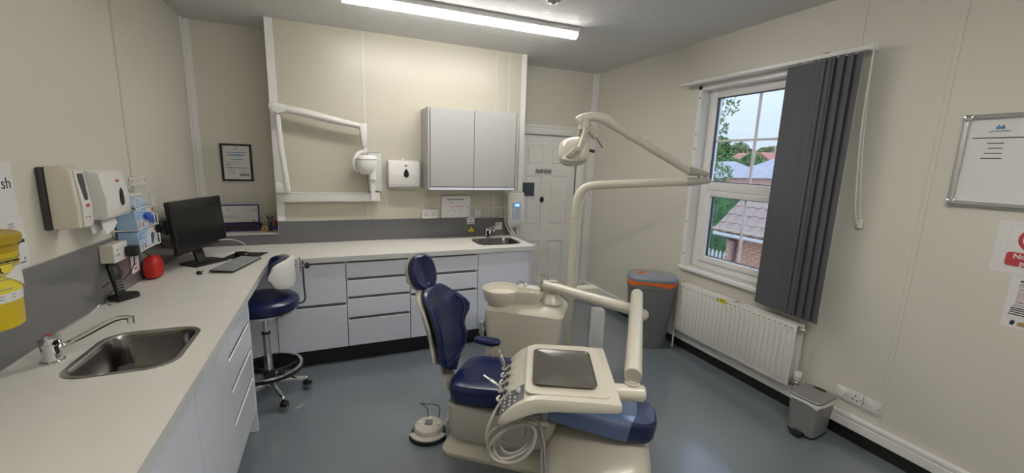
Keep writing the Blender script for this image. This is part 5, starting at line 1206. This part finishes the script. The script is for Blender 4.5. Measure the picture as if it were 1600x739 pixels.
# roof: pantile courses
PIT = R(40); cs, sn_ = cos(PIT), sin(PIT)
def tile_mesh():
    b = B(); rings = []; Wd, Ln = .31, .42
    prof = [(-.155, .010), (-.12, .032), (-.08, .042), (-.04, .032), (-.01, .008), (.04, .0), (.10, .0), (.155, .010)]
    top_ = [(y, z) for y, z in prof]; bot = [(y, z - .016) for y, z in prof[::-1]]
    for t, lift in ((0, .022), (Ln, 0)): rings.append([(t * cs - z * sn_ - lift * sn_, y, t * sn_ + (z + lift) * cs) for y, z in top_ + bot])
    return b.loft(rings)
t0 = tile_mesh().done('roof_tile', 'tile', ob, ang=50)
first = True
for r_ in range(5):
    for k in range(15):
        o = t0 if first else t0.copy()
        if not first: COL.objects.link(o); o.parent = ob
        first = False
        x = OX - .36 + r_ * .33 * cs; z = -.03 + r_ * .33 * sn_
        o.location = O(x + random.uniform(-.004, .004), 7.88 - k * .30, z + random.uniform(-.002, .004))
b = B(); b.prism([(OX - .30 - 9.8, -.05 - GZ), (OX - .30 + 1.66 * cs - 9.8, -.05 + 1.66 * sn_ - GZ), (OX + 2.3 - 9.8, -.05 - GZ)], Y0_ - .05 - 5.5, Y1_ + .12 - 5.5, 'y'); b.done('roof_deck', 'tile', ob)
b = B(); b.tube([O(OX - .30 + 1.68 * cs, Y0_, -.02 + 1.68 * sn_), O(OX - .30 + 1.68 * cs, Y1_ + .15, -.02 + 1.68 * sn_)], .09, n=10, smooth=False); b.done('ridge', 'tile', ob)
b = B(); b.tube([O(OX - .32, Y0_, -.10), O(OX - .32, Y1_ + .16, -.10)], .055, n=10, smooth=False); b.done('gutter', 'pale', ob)
b = B(); b.tube([O(OX - .30, 7.60, -.14), O(OX - .20, 7.58, -.22), O(OX - .06, 7.56, -.26), O(OX - .05, 7.56, -.40), O(OX - .05, 7.56, GZ + .1)], .045, n=10, smooth=False); b.done('downpipe', 'gutter', ob)
def leaves(n, c, rad, size, shape='ell', thin=1):
    me_v, me_f = [], []
    for _ in range(n):
        while True:
            p = Vector((random.uniform(-1, 1), random.uniform(-1, 1), random.uniform(-1, 1)))
            q = p.length if shape == 'ell' else max(abs(p.x), abs(p.y), abs(p.z))
            if .55 < q <= 1: break
        p = Vector((c[0] + p.x * rad[0], c[1] + p.y * rad[1], c[2] + p.z * rad[2]))
        a = Vector((random.gauss(0, 1), random.gauss(0, 1), random.gauss(0, 1))).normalized(); t = a.orthogonal().normalized(); bq = a.cross(t); s_ = size * random.uniform(.6, 1.3)
        i = len(me_v); me_v += [p - t * s_, p + bq * s_ * .5, p + t * s_, p - bq * s_ * .5]; me_f.append((i, i + 1, i + 2, i + 3))
    return me_v, me_f
def foliage(name, m, blobs, parent, size, dens):
    V, Fc = [], []
    for c, rad in blobs:
        v, f_ = leaves(dens, c, rad, size); o_ = len(V); V += v; Fc += [tuple(i + o_ for i in q) for q in f_]
    me = bpy.data.meshes.new(name); me.from_pydata([tuple(v) for v in V], [], Fc); me.materials.append(M[m])
    o = bpy.data.objects.new(name, me); COL.objects.link(o); o.parent = parent; o['kind'] = 'stuff'; return o
def tree(label, x, y, h, r, m, dens=700, size=.5, n=7, thin=False):
    t = thing('tree', label, 'tree', (x, y, GZ))
    b = B(); b.tube([(0, 0, 0), (.1, 0, h * .35), (0, .1, h * .8)], [r * .10, r * .03], n=8); b.done('trunk', 'bark', t)
    bl_ = []
    for k in range(n):
        a = random.uniform(0, 2 * pi); q = random.uniform(.1, .62) * r; bl_.append(((q * cos(a), q * sin(a), h * random.uniform(.38, .84)), (r * random.uniform(.4, .6),) * 2 + (r * random.uniform(.35, .5),)))
    foliage('foliage', m, bl_, t, size, dens)
    if not thin:
        b = B()
        for c, rad in bl_: b.sphere(c, tuple(q * .72 for q in rad), 10)
        b.done('inner_crown', m, t)
    return t
hg = thing('hedge', 'bright green hedge behind the brick outbuilding', 'hedge', (12.9, 10.0, GZ))
V, Fc = leaves(9000, (0, 0, 1.7), (.75, 2.6, 1.6), .07, 'box')
me = bpy.data.meshes.new('hedge_leaves'); me.from_pydata([tuple(v) for v in V], [], Fc); me.materials.append(M['hedge']); o = bpy.data.objects.new('hedge_leaves', me); COL.objects.link(o); o.parent = hg; o['kind'] = 'stuff'
B().box((-.68, -2.5, 0), (.68, 2.5, 3.2), .1, 2).done('inner_hedge', 'hedge', hg)
fn = thing('pale_fence', 'grey palisade fence of pointed pales beside the brick outbuilding', 'fence', (9.9, 8.35, GZ))
pl0 = None
for k in range(8):
    if pl0 is None: pl0 = B().prism([(-.035, 0), (.035, 0), (.035, 1.78), (0, 1.86), (-.035, 1.78)], -.01, .01, 'x').done('pale', 'pale', fn); pl0.location = (0, -.40, 0)
    else: c = pl0.copy(); COL.objects.link(c); c.parent = fn; c.location = (0, -.40 + k * .13, 0)
for z in (.5, 1.45): B().box((.012, -.45, z), (.05, .65, z + .06)).done('rail', 'pale', fn)
def house(label, x0, x1, y0, y1, ez, rz, wallm, roofm, hip=0, ridge='y'):
    t = thing('house', label, 'house', ((x0 + x1) / 2, (y0 + y1) / 2, GZ)); cx, cy = (x0 + x1) / 2, (y0 + y1) / 2
    B().box((x0 - cx, y0 - cy, 0), (x1 - cx, y1 - cy, ez - GZ)).done('wall', wallm, t)
    ov = .35; bm = bmesh.new()
    A = [bm.verts.new(p) for p in ((x0 - cx - ov, y0 - cy - ov, ez - GZ), (x1 - cx + ov, y0 - cy - ov, ez - GZ), (x1 - cx + ov, y1 - cy + ov, ez - GZ), (x0 - cx - ov, y1 - cy + ov, ez - GZ))]
    if ridge == 'y': r_ = [bm.verts.new((0, y0 - cy - ov + hip, rz - GZ)), bm.verts.new((0, y1 - cy + ov - hip, rz - GZ))]; fs = ((A[0], A[1], r_[0]), (A[1], A[2], r_[1], r_[0]), (A[2], A[3], r_[1]), (A[3], A[0], r_[0], r_[1]))
    else: r_ = [bm.verts.new((x0 - cx - ov + hip, 0, rz - GZ)), bm.verts.new((x1 - cx + ov - hip, 0, rz - GZ))]; fs = ((A[3], A[0], r_[0]), (A[0], A[1], r_[1], r_[0]), (A[1], A[2], r_[1]), (A[2], A[3], r_[0], r_[1]))
    for q in fs: bm.faces.new(q)
    bm.faces.new(A[::-1]); b = B(); b.join(bm); b.done('roof', roofm, t, flat=True)
    B().box((x0 - cx - ov - .05, y0 - cy - ov, ez - GZ - .12), (x0 - cx - ov + .05, y1 - cy + ov, ez - GZ + .02)).done('gutter', 'pale', t)
    def win(y, z, wd, ht):
        f_ = B().box((x0 - cx - .06, y - cy, z - GZ), (x0 - cx + .02, y - cy + wd, z - GZ + ht)).done('window', 'pale', t)
        n = max(1, round(wd / .6))
        for k in range(n): B().box((x0 - cx - .08, y - cy + .08 + k * (wd - .08) / n, z - GZ + .08), (x0 - cx - .05, y - cy + (k + 1) * (wd - .08) / n, z - GZ + ht - .08)).done('pane', 'dark_glass', f_)
    return t, win
t, win = house('brick bungalow with a grey hipped roof across the road, seen through the upper panes', 40, 48, 22.5, 32.0, 1.15, 3.55, 'farbrick', 'slate', 3.6)
win(27.6, -.35, 1.5, 1.35); win(30.7, -.35, .7, 1.3)
t, win = house('low grey-roofed brick house at the left of the upper panes', 30, 35.5, 24.7, 29.6, .92, 2.29, 'farbrick', 'slate', 2.1)
win(25.05, -.25, 1.1, .9)
t, win = house('house with a long red tiled roof beyond the bungalow', 54, 62, 39.2, 47, 1.6, 4.1, 'farbrick', 'redroof', 1.0)
win(42, .0, 1.4, 1.2)
B().box((-.4, -3.6, 5.2), (.4, -2.7, 7.4)).done('chimney', 'farbrick', t)
t, win = house('house with a white rendered gable and red roof beyond the bungalow', 50, 60, 34.6, 38.6, 2.15, 3.85, 'render', 'redroof', .0, 'x')
win(36.2, .2, 1.0, 1.3)
t2_, win = house('red-roofed wing behind the white gable', 63, 69, 30.0, 43.0, 2.2, 5.3, 'farbrick', 'redroof', 1.0)
win(36.2, .2, 1.0, 1.3)
tree('large dark green tree behind the red roof', 62, 53.5, 9.5, 5.0, 'leaf', 900, .40)
tree('olive green tree right of the large dark tree', 70, 53.5, 9.6, 4.2, 'leaf2', 900, .40)
tree('bushy green tree between the two grey roofs', 47, 36.8, 6.6, 2.6, 'leaf', 900, .25)
tree('small tree at the far right behind the red roofs', 80, 55.0, 10.0, 3.6, 'leaf2', 700, .45)
tree('green tree at the far left edge of the panes', 49, 45.8, 7.6, 3.2, 'leaf2', 900, .36)
tree('thin tall young tree near the left window edge', 21.5, 18.95, 10.0, 1.5, 'leaf', 170, .12, 9, True)
# repeats share a group
GROUPS = dict(base_cabinet='grey base cabinets', pen='pens in the desk tidy', glove_carton='glove cartons in the wire rack', ceiling_light='LED battens on the ceiling', tree='trees beyond the houses', house='houses across the road', handpiece='handpieces of the delivery table', inset_sink='steel inset sinks', lever_tap='chrome lever taps', paper_towel_dispenser='white paper towel dispensers')
for o in list(bpy.data.objects):
    if not o.parent and 'label' in o.keys() and o.name.split('.')[0] in GROUPS: o['group'] = GROUPS[o.name.split('.')[0]]
